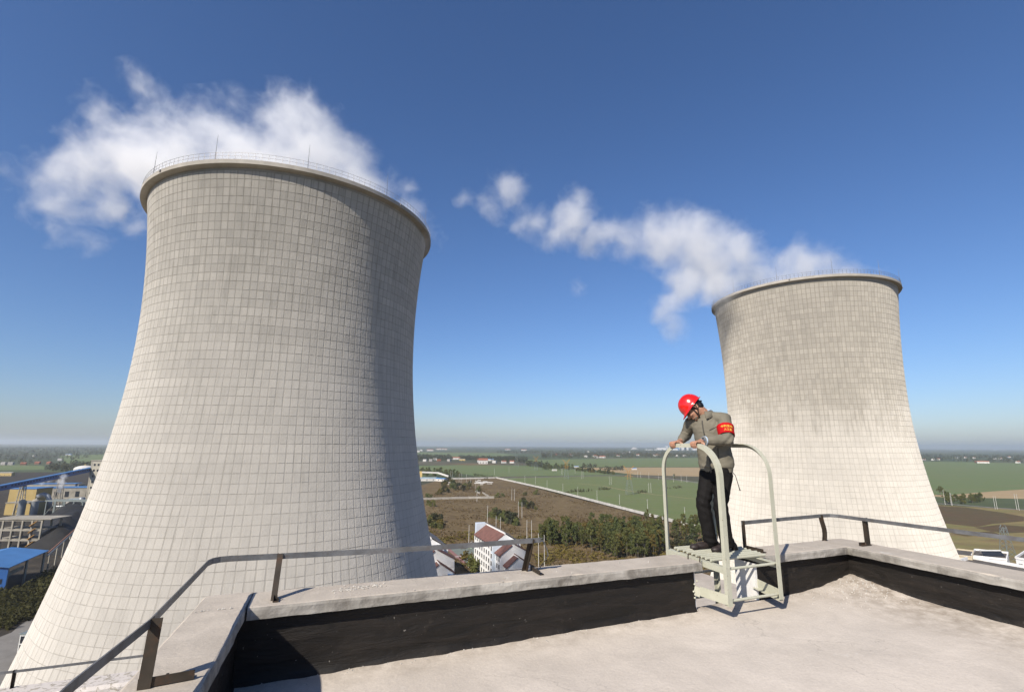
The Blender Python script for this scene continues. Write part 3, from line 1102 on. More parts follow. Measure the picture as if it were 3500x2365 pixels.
# helmet
def helmet():
    c = Vector((-.138, -.01, 1.508)) - HU * .004
    m_ = MB(); na, nr_ = 64, 20
    for j in range(nr_ + 1):
        t_ = j / nr_
        for i in range(na):
            a = 2 * math.pi * i / na
            ca, sa = math.cos(a), math.sin(a)
            if t_ <= .8:
                ph = (t_ / .8) * math.pi / 2
                r = math.sin(ph) ** .92; h = .138 * math.cos(ph)
                ridge = .006 * math.exp(-(sa * r / .16) ** 2) * (1 if abs(sa) < .6 else 0) * math.sin(ph)
                ridge += .003 * math.exp(-((abs(sa * r) - .42) / .1) ** 2) * math.sin(ph) * (math.cos(ph) > .15)
                f, s = (.124 + ridge) * ca * r, (.106) * sa * r
                h += ridge * math.cos(ph)
            else:
                k = (t_ - .8) / .2
                b = .011 + .042 * max(0, ca) ** 2.2 + .010 * max(0, -ca) ** 2
                f, s = (.124 + b * k) * ca, (.106 + (.011 + .006 * max(0, ca)) * k) * sa
                h = -.004 - .016 * k * (1 + .5 * max(0, ca)) + .006 * max(0, -ca) * k
            m_.v.append(tuple(c + HF * f + HS_ * s + HU * h))
    for j in range(nr_):
        for i in range(na):
            i2 = (i + 1) % na
            m_.f.append((j * na + i, j * na + i2, (j + 1) * na + i2, (j + 1) * na + i)); m_.m.append(0)
    o = m_.build('hard_hat', M_HAT, MAN, smooth=True)
    sd = o.modifiers.new('thick', 'SOLIDIFY'); sd.thickness = .003; sd.offset = -1
    return o


hat = helmet()
H = Flesh()
H.ell(hd(-.035, 0, .012), (.085, .082, .072), (HF, HS_, HU))
H.ell(hd(-.065, 0, -.03), (.048, .066, .055), (HF, HS_, HU))
for s in (-1, 1): H.ell(hd(.012, s * .066, .012), (.022, .012, .03), (HF, HS_, HU))
H.done('hair', M_HAIR, MAN, .005, 2)
m_ = MB()
m_.tube([hd(.01, .082, .03), hd(.012, .083, -.02), hd(.02, .073, -.062), hd(.03, .045, -.105), hd(.035, .0, -.122), hd(.03, -.045, -.105), hd(.02, -.073, -.062), hd(.01, -.082, .03)], .0055, 6)
m_.build('chin_strap', M_STRAP, hat)
m_ = MB()
m_.tube([hd(-.045, .084, .03), hd(-.03, .09, -.03), hd(.0, .08, -.065), hd(.025, .06, -.09)], .005, 6)
m_.build('chin_strap', M_STRAP, hat)
m_ = MB(); m_.tube([hd(-.085, .055, .0), hd(-.118, .0, -.018), hd(-.085, -.055, .0)], .012, 8); m_.build('headband', M_STRAP, hat)

# armband with its characters
ad = (elL - shL).normalized()
a0_ = shL + ad * .098; a1_ = shL + ad * .215
N0 = (Vector((.05, -1, 0)) - ad * Vector((.05, -1, 0)).dot(ad)).normalized()
T0 = N0.cross(ad).normalized()
if T0.x < 0: T0 = -T0


def arm_pt(th, k, r=.0): return a0_.lerp(a1_, k) + (N0 * math.cos(th) + T0 * math.sin(th)) * (.0835 - .006 * k + r)


m_ = MB(); nA, nK = 48, 8
for j in range(nK + 1):
    for i in range(nA):
        th = 2 * math.pi * i / nA; k = j / nK
        m_.v.append(tuple(arm_pt(th, k, .0025 * mnoise.noise(Vector((math.cos(th) * 3, math.sin(th) * 3, k * 3))))))
for j in range(nK):
    for i in range(nA):
        m_.f.append((j * nA + i, j * nA + (i + 1) % nA, (j + 1) * nA + (i + 1) % nA, (j + 1) * nA + i)); m_.m.append(0)
band = m_.build('armband', M_BAND, MAN, smooth=True)
sd = band.modifiers.new('thick', 'SOLIDIFY'); sd.thickness = .003; sd.offset = 1


def arm_text(txt, k_c, size, th_c):
    cu = bpy.data.curves.new('lettering', 'FONT'); cu.body = txt; cu.size = size; cu.align_x = 'CENTER'; cu.align_y = 'CENTER'; cu.resolution_u = 2
    cu.offset = .0012
    tmp = bpy.data.objects.new('tmp', cu); COL.objects.link(tmp)
    dg = bpy.context.evaluated_depsgraph_get(); dg.update()
    me = bpy.data.meshes.new_from_object(tmp.evaluated_get(dg)); me.name = 'lettering'
    bpy.data.objects.remove(tmp)
    L_ = (a1_ - a0_).length
    for v in me.vertices:
        v.co = arm_pt(th_c + v.co.x / .083, k_c - v.co.y / L_, .0062)
    me.materials.clear(); me.materials.append(M_GOLD)
    o = link('lettering', me, band)
    sdf = o.modifiers.new('thick', 'SOLIDIFY'); sdf.thickness = .0012; sdf.offset = 0
    return o


arm_text('中利发电', .40, .030, .12)
arm_text('人工监', .74, .028, .22)
# watch, cuff, cord
wd = (elL - wrL).normalized()
m_ = MB(); q0 = wrL + wd * .006
u_ = wd.cross(VZ).normalized(); w_ = u_.cross(wd)
for k in range(20):
    a = 2 * math.pi * k / 20; b = 2 * math.pi * (k + 1) / 20
    pa = [q0 + u_ * math.cos(q) * .036 + w_ * math.sin(q) * .036 for q in (a, b)]
    m_.bar(pa[0], pa[1], .006, .016, upv=wd)
wt = m_.build('watch', M_CHROME, MAN)
m_ = MB(); fc = q0 + (w_ * .55 - u_ * .8).normalized() * -.0 + (VZ * .5 - VY * .8).normalized() * .037
nz = (VZ * .5 - VY * .8).normalized()
m_.tube([fc - nz * .003, fc + nz * .006], .018, 14); m_.build('watch_case', M_CHROME, wt)
m_ = MB(); m_.tube([fc + nz * .006, fc + nz * .0075], .014, 14); m_.build('watch_dial', M_STRAP, wt)
m_ = MB(); m_.tube([wrL + wd * .02, wrL + wd * .034], .047, 16); m_.build('shirt_cuff', M_SHIRT, jacket)
m_ = MB(); m_.tube([(.235, -.02, .80), (.262, -.02, .765), (.278, -.02, .69), (.290, -.02, .635), (.295, -.02, .612)], [.004, .004, .004, .005, .007], 6); m_.build('cord', M_STRAP, MAN)

# ------------------------------------------------------------------ cooling towers
def mat_tower(name, ax, top, base_z, dark_from, dark_to, dark_c, core=False):
    t = NT(name)
    o = t.obj(ax)
    sp = t.n('SeparateXYZ'); t.set(sp, 0, o)
    x, y, z = sp.outputs
    ang = t.math('ARCTAN2', y, x)
    ai = t.math('MULTIPLY', ang, NPAN / (2 * math.pi))
    bi = t.math('DIVIDE', z, BAND)
    cb = t.n('CombineXYZ')
    t.set(cb, 0, t.math('FLOOR', ai)); t.set(cb, 1, t.math('FLOOR', bi))
    wnz = t.n('TexWhiteNoise', noise_dimensions='2D'); t.set(wnz, 'Vector', cb.outputs[0])
    r1 = wnz.outputs[0]
    wnb = t.n('TexWhiteNoise', noise_dimensions='1D'); t.set(wnb, 'W', t.math('FLOOR', bi))
    # weather stain: upper shell is greyer, its lower limit uneven
    n1 = t.noise(o, .09, 4, .6)
    cs = t.n('CombineXYZ')
    t.set(cs, 0, t.math('MULTIPLY', ang, 9.0)); t.set(cs, 1, t.math('MULTIPLY', z, .03))
    strk = t.noise(cs.outputs[0], 4.0, 6, .7)
    hz = t.math('ADD', z, t.math('MULTIPLY', t.math('SUBTRACT', n1, .5), 26.0))
    hz = t.math('ADD', hz, t.math('MULTIPLY', t.math('SUBTRACT', strk, .5), 16.0))
    up = t.mapr(hz, dark_from, dark_to, 0, 1, True)
    if core:
        base = t.mix(up, (.635, .60, .54), dark_c[1])
        c = t.mix(t.mapr(strk, .4, .75, 0, .4), base, (.3, .28, .24))
        fz = t.math('ABSOLUTE', t.math('SUBTRACT', t.math('FRACT', t.math('ADD', bi, .5)), .5))
        jn = t.mapr(t.noise(o, .45, 5, .75), .36, .62, .05, 1.0)
        c = t.mix(t.math('MULTIPLY', t.mapr(fz, .02, .05, 1, 0), t.math('MULTIPLY', jn, t.math('ADD', .55, t.math('MULTIPLY', up, .35)))), c, (.33, .305, .265))
    else:
        base = t.mix(up, (.695, .66, .60), dark_c[0])
        v = t.math('MULTIPLY', t.math('SUBTRACT', r1, .5), t.math('ADD', .06, t.math('MULTIPLY', up, .10)))
        v = t.math('ADD', v, t.math('MULTIPLY', t.math('SUBTRACT', wnb.outputs[0], .5), .07))
        v = t.math('ADD', v, t.math('MULTIPLY', t.math('SUBTRACT', t.noise(o, .22, 5, .65), .5), .30))
        hsv = t.n('HueSaturation'); t.set(hsv, 'Color', base); t.set(hsv, 'Value', t.math('ADD', 1.0, v))
        c = t.mix(t.math('MULTIPLY', t.mapr(strk, .52, .78), t.math('ADD', .3, t.math('MULTIPLY', up, .45))), hsv.outputs[0], (.3, .28, .24))
        c = t.mix(t.mapr(t.noise(o, 1.6, 5, .65), .62, .8, 0, .35), c, (.36, .34, .3))
        # lime runs
        cs2 = t.n('CombineXYZ'); t.set(cs2, 0, t.math('MULTIPLY', ang, 30.0)); t.set(cs2, 1, t.math('MULTIPLY', z, .05))
        lime = t.noise(cs2.outputs[0], 6.0, 4, .6)
        c = t.mix(t.math('MULTIPLY', t.mapr(lime, .68, .78), t.math('MULTIPLY', up, .45)), c, (.68, .66, .62))
    t.col(c); t.rough(.9); t.spec(.15)
    if 'Diffuse Roughness' in t.b.inputs: t.set(t.b, 'Diffuse Roughness', 1.0)
    t.bump(t.noise(o, 2.2, 6, .65), .35, .12)
    return t.mat


NPAN, BAND = 148, 1.272


def make_tower(az, D, a, z0, bl, bu, rim_z, rim_r, dark, label, seed, rods, ladder=None):
    cx, cy_ = D * math.sin(az), D * math.cos(az)
    tw = root('cooling_tower', (cx, cy_, 0), label, 'cooling tower', 'cooling towers beyond the roof')
    m_panel = mat_tower('tower_panel', tw, rim_z + CZ, 0, *dark)
    m_core = mat_tower('tower_joint', tw, rim_z + CZ, 0, *dark, core=True)
    m_rim = mat_concrete('tower_rim', (.52, .485, .43), .5, .25, .2, (.2, .18, .15), cracks=False)

    def Rz(zw):
        z = zw - CZ
        b = bl if z < z0 else bu
        return a * math.sqrt(1 + ((z - z0) / b) ** 2)
    ztop = rim_z + CZ
    zs_top = ztop - 1.15
    nb = int(zs_top / BAND)
    rg = random.Random(seed)
    # core shell
    m_ = MB()
    prof = [(Rz(k * .8), k * .8) for k in range(int(zs_top / .8) + 1)] + [(Rz(zs_top), zs_top)]
    m_.lathe(prof, NPAN, m=0)
    inner = [(r - .35, z) for r, z in prof]
    m_.lathe(inner, 96, m=0)
    m_.build('shell', m_core, tw, smooth=True, fix=False)
    # choose the panels that show largest
    toC = Vector((-cx, -cy_, 0)).normalized()
    cand = []
    pitch = 2 * math.pi / NPAN
    for b in range(nb):
        zc = (b + .5) * BAND
        r = Rz(zc)
        for i in range(NPAN):
            an = (i + .5) * pitch
            nrm = Vector((math.cos(an), math.sin(an), 0))
            P = Vector((cx + r * nrm.x, cy_ + r * nrm.y, zc))
            vd = P - CAMP
            fac = -nrm.dot(vd.normalized())
            if fac < .15: continue
            px, py, w = project(P)
            if px < 0 or px > IW: continue
            lim = 2000 if px > 700 else 2000 + (700 - px) * .9
            if py > lim - 20: continue
            if abs(px - 2430) < 110 and py > 1300: continue
            cand.append((fac * r * pitch * BAND / w ** 2, b, i))
    cand.sort(reverse=True)
    single = {(b, i) for _, b, i in cand[:300]}

    def panel_pts(b, i, j):
        z0_, z1_ = b * BAND + .042, (b + 1) * BAND - .036
        wob = [rg.uniform(-.026, .026) for _ in range(4)] if j else [0] * 4
        a0, a1 = (i + .1) * pitch, (i + .9) * pitch
        pr = .010 + (rg.uniform(-.004, .008) if j else 0)
        out = []
        for an, z, w_ in ((a0, z0_, wob[0]), (a1, z0_, wob[1]), (a1, z1_, wob[2]), (a0, z1_, wob[3])):
            r = Rz(z)
            # keep the corners on the curved shell
            for pro, sl in ((pr + (.008 if z == z0_ else 0), 0.0), (-.004, .028)):
                an2 = an + (sl / r) * (1 if an == a1 else -1)
                out.append(((r + pro) * math.cos(an2), (r + pro) * math.sin(an2), z + w_))
        return out
    FACES = ((0, 2, 4, 6), (0, 1, 3, 2), (2, 3, 5, 4), (4, 5, 7, 6), (6, 7, 1, 0))
    m_ = MB()
    for b in range(nb):
        for i in range(NPAN):
            if (b, i) in single: continue
            n = len(m_.v)
            m_.v += panel_pts(b, i, True)
            for f in FACES:
                m_.f.append(tuple(n + k for k in f)); m_.m.append(0)
    st = m_.build('panels', m_panel, tw, fix=False)
    st['kind'] = 'stuff'
    meshes = {}
    for b, i in sorted(single):
        if b not in meshes:
            q = MB(); q.v = panel_pts(b, 0, False); q.f = list(FACES); q.m = [0] * 5
            meshes[b] = q.mesh('panel', m_panel)
        o = link('panel', meshes[b], tw, rz=i * pitch)
        k = rg.uniform(-.0004, .0005)
        o.scale = (1 + k, 1 + k, 1)
        o.location = (0, 0, rg.uniform(-.012, .012))
    # rim
    rs = Rz(zs_top)
    m_ = MB()
    m_.lathe([(rs - .4, ztop - 1.2), (rs - .02, ztop - 1.2), (rs + .03, ztop - .82), (rim_r, ztop - .66), (rim_r, ztop - .04), (rim_r - .05, ztop), (rim_r - 1.3, ztop), (rim_r - 1.3, ztop - 1.2)], 192, closed=True)
    m_.build('rim', m_rim, tw, fix=False)
    # hand rail on the rim
    M_T = simple('tower_ironwork', (.26, .25, .25), .5, .2, 1.0, .6)
    m_ = MB()
    nr = 168
    for zz, rr in ((1.08, .022), (.55, .018)):
        ring = [(rim_r - .12 + rr * math.cos(q), ztop + zz + rr * math.sin(q)) for q in (0.785, 2.356, 3.927, 5.498)]
        m_.lathe(ring, nr, closed=True)
    for i in range(nr):
        an = 2 * math.pi * i / nr
        x, y = (rim_r - .12) * math.cos(an), (rim_r - .12) * math.sin(an)
        m_.bar((x, y, ztop - .02), (x, y, ztop + 1.1), .035)
    hr = m_.build('rim_railing', M_T, tw, fix=False)
    # lightning rods
    nrod = rods[0]
    for i in range(nrod):
        an = rods[1] + 2 * math.pi * i / nrod
        x, y = (rim_r - .3) * math.cos(an), (rim_r - .3) * math.sin(an)
        m_ = MB(); m_.tube([(x, y, ztop - .05), (x, y, ztop + 2.2), (x, y, ztop + 4.1)], [.045, .03, .018], 6)
        m_.build('lightning_rod', M_T, tw, fix=False)
    # obstruction lamps
    for i in range(4):
        an = rods[1] + .12 + math.pi / 2 * i
        x, y = (rim_r + .05) * math.cos(an), (rim_r + .05) * math.sin(an)
        m_ = MB(); m_.lathe([(0, -.2), (.14, -.16), (.16, .08), (.1, .2), (0, .22)], 10, (x, y, ztop - .28))
        m_.build('warning_lamp', M_T, tw, fix=False)
    if ladder is not None:
        m_ = MB()
        an = ladder
        d = Vector((math.cos(an), math.sin(an), 0)); s = Vector((-d.y, d.x, 0))
        zz = [8 + 1.5 * k for k in range(int((zs_top - 9) / 1.5))]
        for sg in (-.3, .3):
            m_.tube([d * (Rz(z) + .28) + s * sg + Vector((0, 0, z)) for z in zz], .045, 5)
        for k in range(int((zs_top - 10) / .45)):
            z = 8.3 + .45 * k
            m_.bar(d * (Rz(z) + .28) + s * -.3 + Vector((0, 0, z)), d * (Rz(z) + .28) + s * .3 + Vector((0, 0, z)), .035)
        for z in zz:
            c = d * (Rz(z) + .28) + Vector((0, 0, z))
            hp = [c + s * (.38 * math.cos(q)) + d * (.75 * math.sin(q)) for q in [math.pi * w / 6 for w in range(7)]]
            m_.tube(hp, .03, 4, cap=False)
        for q in (1, 3, 5):
            qa = math.pi * q / 6
            m_.tube([d * (Rz(z) + .28 + .75 * math.sin(qa)) + s * (.38 * math.cos(qa)) + Vector((0, 0, z)) for z in zz], .025, 4)
        for z in zz[::4]:
            for sg in (-.3, .3):
                m_.bar(d * (Rz(z) - .1) + s * sg + Vector((0, 0, z)), d * (Rz(z) + .3) + s * sg + Vector((0, 0, z)), .05)
        m_.build('caged_ladder', M_T, tw, fix=False)
    return tw


T1 = make_tower(-.4303, 99.5, 22.654, 18.83, 53.38, 56.23, 40.6, 25.18, (58, 92, ((.645, .61, .55), (.52, .49, .43))), 'large pale panelled cooling tower with a shaded flank and a steam plume drifting behind it', 5, (12, -2.18))
T2 = make_tower(.5425, 164.7, 21.798, 13.13, 53.26, 75.97, 42.33, 24.15, (55, 71, ((.53, .495, .435), (.42, .39, .335))), 'farther cooling tower with a grey stained upper half, caged ladder at its edge', 9, (12, -2.3), ladder=.55 * math.pi - 2.09)

# ------------------------------------------------------------------ the plain
def mat_ground(name, k0, k1, k2, k3, s1, s2, stretch=(1, 1, 1), rz=0.0, bump=.5, bd=.4, tuft=0.0):
    """mottled vegetation or soil in four colours"""
    cols = (k0, k1, k2, k3)
    t = NT(name)
    p = t.pos()
    mp = t.n('Mapping'); t.set(mp, 0, p); t.set(mp, 'Rotation', (0, 0, rz)); t.set(mp, 'Scale', stretch)
    q = mp.outputs[0]
    a = t.noise(q, s1, 5, .6, .4)
    b = t.noise(q, s2, 6, .65)
    c = t.mix(t.mapr(a, .35, .65), cols[0], cols[1])
    c = t.mix(t.mapr(b, .45, .7), c, cols[2])
    c = t.mix(t.mapr(t.noise(p, s2 * 2.7, 5, .7), .55, .75, 0, .8), c, cols[3])
    t.col(c); t.rough(.95); t.spec(.1)
    t.bump(t.noise(p, s2 * 2, 6, .7), bump, bd)
    return t.mat


M_PLAIN = NT('plain_crops')
_p = M_PLAIN.pos()
_mp = M_PLAIN.scalev(_p, (.0011, .0034, .001))
_vo = M_PLAIN.n('TexVoronoi'); M_PLAIN.set(_vo, 'Vector', _mp); M_PLAIN.set(_vo, 'Scale', 1.0)
_sep = M_PLAIN.n('SeparateColor'); M_PLAIN.set(_sep, 0, _vo.outputs['Color'])
_c = M_PLAIN.ramp(_sep.outputs[0], [(0, (.135, .185, .075)), (.35, (.15, .2, .08)), (.55, (.155, .18, .085)), (.72, (.22, .19, .11)), (.86, (.13, .13, .075)), (1, (.12, .165, .07))])
_c = M_PLAIN.mix(M_PLAIN.mapr(M_PLAIN.noise(_p, .004, 6, .65), .45, .7, 0, .7), _c, (.06, .085, .04))
_c = M_PLAIN.mix(M_PLAIN.mapr(M_PLAIN.noise(_p, .03, 5, .6), .5, .8, 0, .5), _c, (.12, .12, .06))
_hs2 = M_PLAIN.n('HueSaturation'); M_PLAIN.set(_hs2, 'Value', .62); M_PLAIN.set(_hs2, 'Saturation', .85); M_PLAIN.set(_hs2, 'Color', _c)
M_PLAIN.col(_hs2.outputs[0]); M_PLAIN.rough(.95); M_PLAIN.spec(.1)
M_PLAIN = M_PLAIN.mat
M_DRY = mat_ground('dry_grass', (.18, .13, .066), (.13, .09, .046), (.25, .185, .1), (.12, .125, .05), .03, .16, (1, 1, 1), 0, .9, .8)
M_WHEAT = mat_ground('young_wheat', (.15, .195, .072), (.165, .205, .082), (.19, .195, .1), (.135, .165, .07), .012, .05, (.6, 2.5, 1), R_(14), .1, .1)
M_WHEAT2 = mat_ground('young_wheat_far', (.145, .2, .08), (.155, .205, .085), (.19, .195, .1), (.13, .17, .075), .006, .02, (.3, 2, 1), R_(4), .1, .1)
M_STUB = mat_ground('stubble', (.42, .31, .175), (.37, .27, .15), (.46, .36, .22), (.3, .225, .13), .01, .06, (.4, 2.5, 1), R_(3), .2, .1)
M_MEAD = mat_ground('rough_meadow', (.19, .2, .07), (.3, .225, .11), (.2, .14, .075), (.14, .16, .06), .02, .06, (.45, 1.6, 1), R_(-8), .6, .5)
M_SCRUB = mat_ground('brown_scrub', (.125, .082, .05), (.105, .092, .045), (.15, .105, .06), (.08, .07, .035), .03, .15, (.6, 1.5, 1), 0, .9, .8)
M_ROAD = mat_ground('worn_road', (.23, .22, .205), (.27, .255, .235), (.2, .19, .175), (.3, .285, .26), .03, .2, bump=.1, bd=.05)
M_DIRT = mat_ground('yard_soil', (.06, .053, .043), (.045, .04, .034), (.085, .072, .056), (.03, .028, .024), .03, .12, bump=.4, bd=.3)


def sheet(name, poly, z, mat, px=True, label=None):
    """flat ground sheet from photograph pixels (or world xy)"""
    bm = bmesh.new()
    vs_ = []
    for q in poly:
        w = on_z(*q, z) if px else Vector((q[0], q[1], z))
        vs_.append(bm.verts.new((w.x, w.y, z)))
    f = bm.faces.new(vs_)
    bmesh.ops.triangulate(bm, faces=[f])
    bmesh.ops.recalc_face_normals(bm, faces=bm.faces)
    for f in bm.faces:
        if f.normal.z < 0: f.normal_flip()
    me = bpy.data.meshes.new(name); bm.to_mesh(me); bm.free()
    me.materials.append(mat)
    return tag(link(name, me), label, None, kind='structure')


mb = MB()
GR = 26000
ringr = [0, 150, 400, 900, 2000, 5000, 12000, GR]
NS = 48
for r in ringr[1:]:
    for k in range(NS):
        mb.v.append((r * math.cos(2 * math.pi * k / NS), r * math.sin(2 * math.pi * k / NS), 0))
for j in range(len(ringr) - 2):
    for k in range(NS):
        k2 = (k + 1) % NS
        mb.f.append((j * NS + k, j * NS + k2, (j + 1) * NS + k2, (j + 1) * NS + k)); mb.m.append(0)
mb.f.append(tuple(range(NS))); mb.m.append(0)
g_ = mb.build('ground', M_PLAIN, fix=False)
tag(g_, 'wide hazy farming plain reaching the horizon', 'ground', kind='structure')

# near waste land inside the long wall, as far as the left and right edges
sheet('fallow_field', [(-600, -150), (700, -150), (600, 250), (420, 300), (260, 330), (129.9, 353.9), (124.3, 372.3), (-26.7, 887.7), (-110, 880), (-150, 500), (-600, 450)], .02, M_DRY, px=False)
sheet('rough_meadow', [(3150, 1722), (3500, 1742), (3900, 1765), (4300, 2050), (3000, 2050), (2900, 1900)], .05, M_MEAD)
sheet('scrub_strip', [(3180, 1727), (3300, 1733), (3430, 1752), (3500, 1765), (3500, 1780), (3390, 1790), (3340, 1800), (3230, 1788), (3190, 1760)], .08, M_SCRUB)
sheet('scrub_strip', [(3330, 1802), (3420, 1792), (3520, 1800), (3520, 1818), (3430, 1822), (3370, 1812)], .08, M_SCRUB)
sheet('scrub_strip', [(3250, 1822), (3390, 1815), (3420, 1826), (3300, 1832)], .08, M_SCRUB)
sheet('crop_field', [(1705, 1634), (2100, 1626), (2300, 1640), (2700, 1672), (2800, 1800), (2700, 1860), (2402, 1806), (2338, 1790)], .04, M_WHEAT)
sheet('crop_field', [(1405, 1592), (1620, 1588), (1800, 1592), (1862, 1600), (1960, 1603), (2098, 1622), (1700, 1629), (1640, 1629), (1560, 1615), (1405, 1632)], .04, M_WHEAT2)
sheet('crop_field', [(1405, 1545), (1700, 1548), (1760, 1555), (1700, 1560), (1560, 1561), (1405, 1557)], .04, M_WHEAT2)
sheet('crop_field', [(1790, 1571), (2100, 1567), (2560, 1563), (2560, 1596), (2180, 1595), (1960, 1596), (1800, 1587)], .04, M_WHEAT2)
sheet('stubble_field', [(1962, 1599), (2100, 1597), (2580, 1597), (2580, 1632), (2300, 1626), (2170, 1622), (2065, 1609)], .05, M_STUB)
sheet('dry_field', [(1520, 1585), (1640, 1583), (1720, 1589), (1600, 1590)], .06, M_DRY)
sheet('crop_field', [(3120, 1576), (3300, 1579), (3560, 1584), (3560, 1667), (3380, 1680), (3240, 1692), (3100, 1690)], .04, M_WHEAT2)
sheet('stubble_field', [(3140, 1692), (3260, 1690), (3390, 1679), (3560, 1668), (3560, 1706), (3400, 1702), (3240, 1700)], .05, M_STUB)
sheet('crop_field', [(-60, 1592), (60, 1589), (150, 1592), (155, 1604), (40, 1606), (-60, 1608)], .04, M_WHEAT2)
sheet('crop_field', [(200, 1558), (350, 1552), (420, 1553), (420, 1592), (262, 1590), (225, 1580)], .04, M_WHEAT2)
sheet('plant_yard', [(-800, 1618), (420, 1612), (420, 1900), (200, 2100), (-60, 2360), (-800, 2360)], .05, M_DIRT)
sheet('plant_road', [(-100, 2215), (40, 2160), (75, 2130), (160, 2085), (160, 2160), (60, 2345), (-100, 2345)], .09, M_ROAD)


def road(name, pts, w, z, mat):
    W = [on_z(x, y, z) for x, y in pts]
    m_ = MB()
    for i, p in enumerate(W):
        d = (W[min(i + 1, len(W) - 1)] - W[max(i - 1, 0)]); d.z = 0; d.normalize()
        s = Vector((-d.y, d.x, 0)) * w / 2
        m_.v += [tuple(p - s), tuple(p + s)]
    for i in range(len(W) - 1):
        m_.f.append((2 * i, 2 * i + 2, 2 * i + 3, 2 * i + 1)); m_.m.append(0)
    return tag(m_.build(name, mat), None, None, kind='structure')


road('country_road', [(1690, 1634.5), (1900, 1629), (2060, 1625), (2120, 1624), (2240, 1629), (2350, 1644), (2500, 1665), (2700, 1695)], 8, .1, M_ROAD)
road('country_road', [(3120, 1716), (3240, 1722), (3400, 1735), (3600, 1748)], 7, .1, M_ROAD)
road('field_track', [(1975, 1652), (2060, 1660), (2140, 1676), (2240, 1690), (2350, 1702), (2500, 1715)], 2.2, .1, M_STUB)

# ------------------------------------------------------------------ vegetation
def leaf_mat(name, c, var=.5):
    t = NT(name)
    oi = t.n('ObjectInfo')
    p = t.pos()
    a = t.noise(p, .35, 3, .6)
    c1 = t.mix(t.mapr(a, .3, .7), tuple(x * (1 - var * .5) for x in c), tuple(x * (1 + var * .5) for x in c))
    c2 = t.mix(t.math('MULTIPLY', oi.outputs['Random'], .45), c1, (c[0] * 1.7, c[1] * 1.15, c[2] * .8))
    t.col(c2); t.rough(.75); t.spec(.15)
    tr = t.n('BsdfTranslucent'); t.set(tr, 'Color', c2)
    mx = t.n('MixShader'); t.set(mx, 0, .38); t.set(mx, 1, t.b.outputs[0]); t.set(mx, 2, tr.outputs[0])
    t.t.links.new(mx.outputs[0], t.out.inputs['Surface'])
    return t.mat


M_LEAF = leaf_mat('poplar_leaves', (.15, .185, .068))
M_LEAF2 = leaf_mat('yellowing_leaves', (.185, .17, .055))
M_LEAF3 = leaf_mat('far_foliage', (.085, .098, .055), .6)
M_BARK = simple('bark', (.2, .18, .15), .9, .2, 2)
M_WEED = leaf_mat('dry_weeds', (.17, .125, .06), .7)


def leaf_quad(m_, c, s, rg, up=.3):
    d = Vector((rg.gauss(0, 1), rg.gauss(0, 1), rg.gauss(0, 1) * .7)).normalized()
    e = d.cross(Vector((rg.gauss(0, 1), rg.gauss(0, 1), rg.gauss(0, 1)))).normalized()
    d = d * s * rg.uniform(.6, 1.2); e = e * s * rg.uniform(.35, .7)
    m_.quad(c - d, c - e * .9 - d * .1, c + d, c + e)


def crown(m_, rg, h0, h1, rx, nclump, nleaf, ls, slim=1.0):
    """clumps of leaf faces around limb tips"""
    tips = []
    for k in range(nclump):
        t = rg.random() ** .8
        z = h0 + (h1 - h0) * t
        rr = rx * (math.sin(math.pi * min(1, .22 + t * .72)) ** .5) * rg.uniform(.2, 1.0)
        a = rg.uniform(0, 2 * math.pi)
        c = Vector((rr * math.cos(a), rr * math.sin(a), z))
        tips.append(c)
        cr = rx * rg.uniform(.25, .42)
        for i in range(nleaf):
            q = Vector((rg.gauss(0, 1), rg.gauss(0, 1), rg.gauss(0, 1.15)))
            q = q.normalized() * cr * rg.random() ** .45
            leaf_quad(m_, c + q, ls * rg.uniform(.6, 1.3), rg)
    return tips


def tree_proto(seed, h, rx, h0, nclump, nleaf, ls, leaf, trunk_r=.16):
    rg = random.Random(seed)
    mc = MB()
    tips = crown(mc, rg, h0, h, rx, nclump, nleaf, ls)
    mt = MB()
    lean = Vector((rg.uniform(-.3, .3), rg.uniform(-.3, .3), 0))
    mt.tube([(0, 0, -.1), lean * .4 + Vector((0, 0, h * .45)), lean + Vector((0, 0, h * .93))], [trunk_r, trunk_r * .65, .03], 6)
    for c in tips[::2]:
        z = max(h0 * .7, c.z - rx * .9)
        mt.tube([lean * (z / h) + Vector((0, 0, z)), c], [trunk_r * .3, .02], 4, cap=False)
    return mt.mesh('trunk', M_BARK), mc.mesh('crown', leaf)


POP = [tree_proto(20 + i, 9.6 + (i % 3) * 1.3, 1.75 + .3 * (i % 2), 1.6 + (i % 2) * .8, 34, 26, .40, M_LEAF if i != 4 else M_LEAF2, .13) for i in range(5)]
BRD = [tree_proto(40 + i, 7.5 + i, 3.0, 1.6, 24, 30, .5, M_LEAF, .2) for i in range(3)]
BSH = [tree_proto(60 + i, 2.6 + .5 * i, 1.9, .1, 14, 26, .36, (M_LEAF, M_LEAF2, M_LEAF3)[i], .06) for i in range(3)]


def plant(name, protos, p, s, label, cat, group, rg):
    mt, mc = protos[rg.randrange(len(protos))]
    o = empty(name, (p.x, p.y, 0), rg.uniform(0, 6.28))
    o.scale = (s * rg.uniform(.85, 1.15), s * rg.uniform(.85, 1.15), s * rg.uniform(.88, 1.12))
    tag(o, label, cat, group)
    link('trunk', mt, o); link('crown', mc, o)
    return o


def inside(x, y, poly):
    c = False
    n = len(poly)
    for i in range(n):
        x1, y1 = poly[i]; x2, y2 = poly[(i + 1) % n]
        if (y1 > y) != (y2 > y) and x < (x2 - x1) * (y - y1) / (y2 - y1) + x1: c = not c
    return c


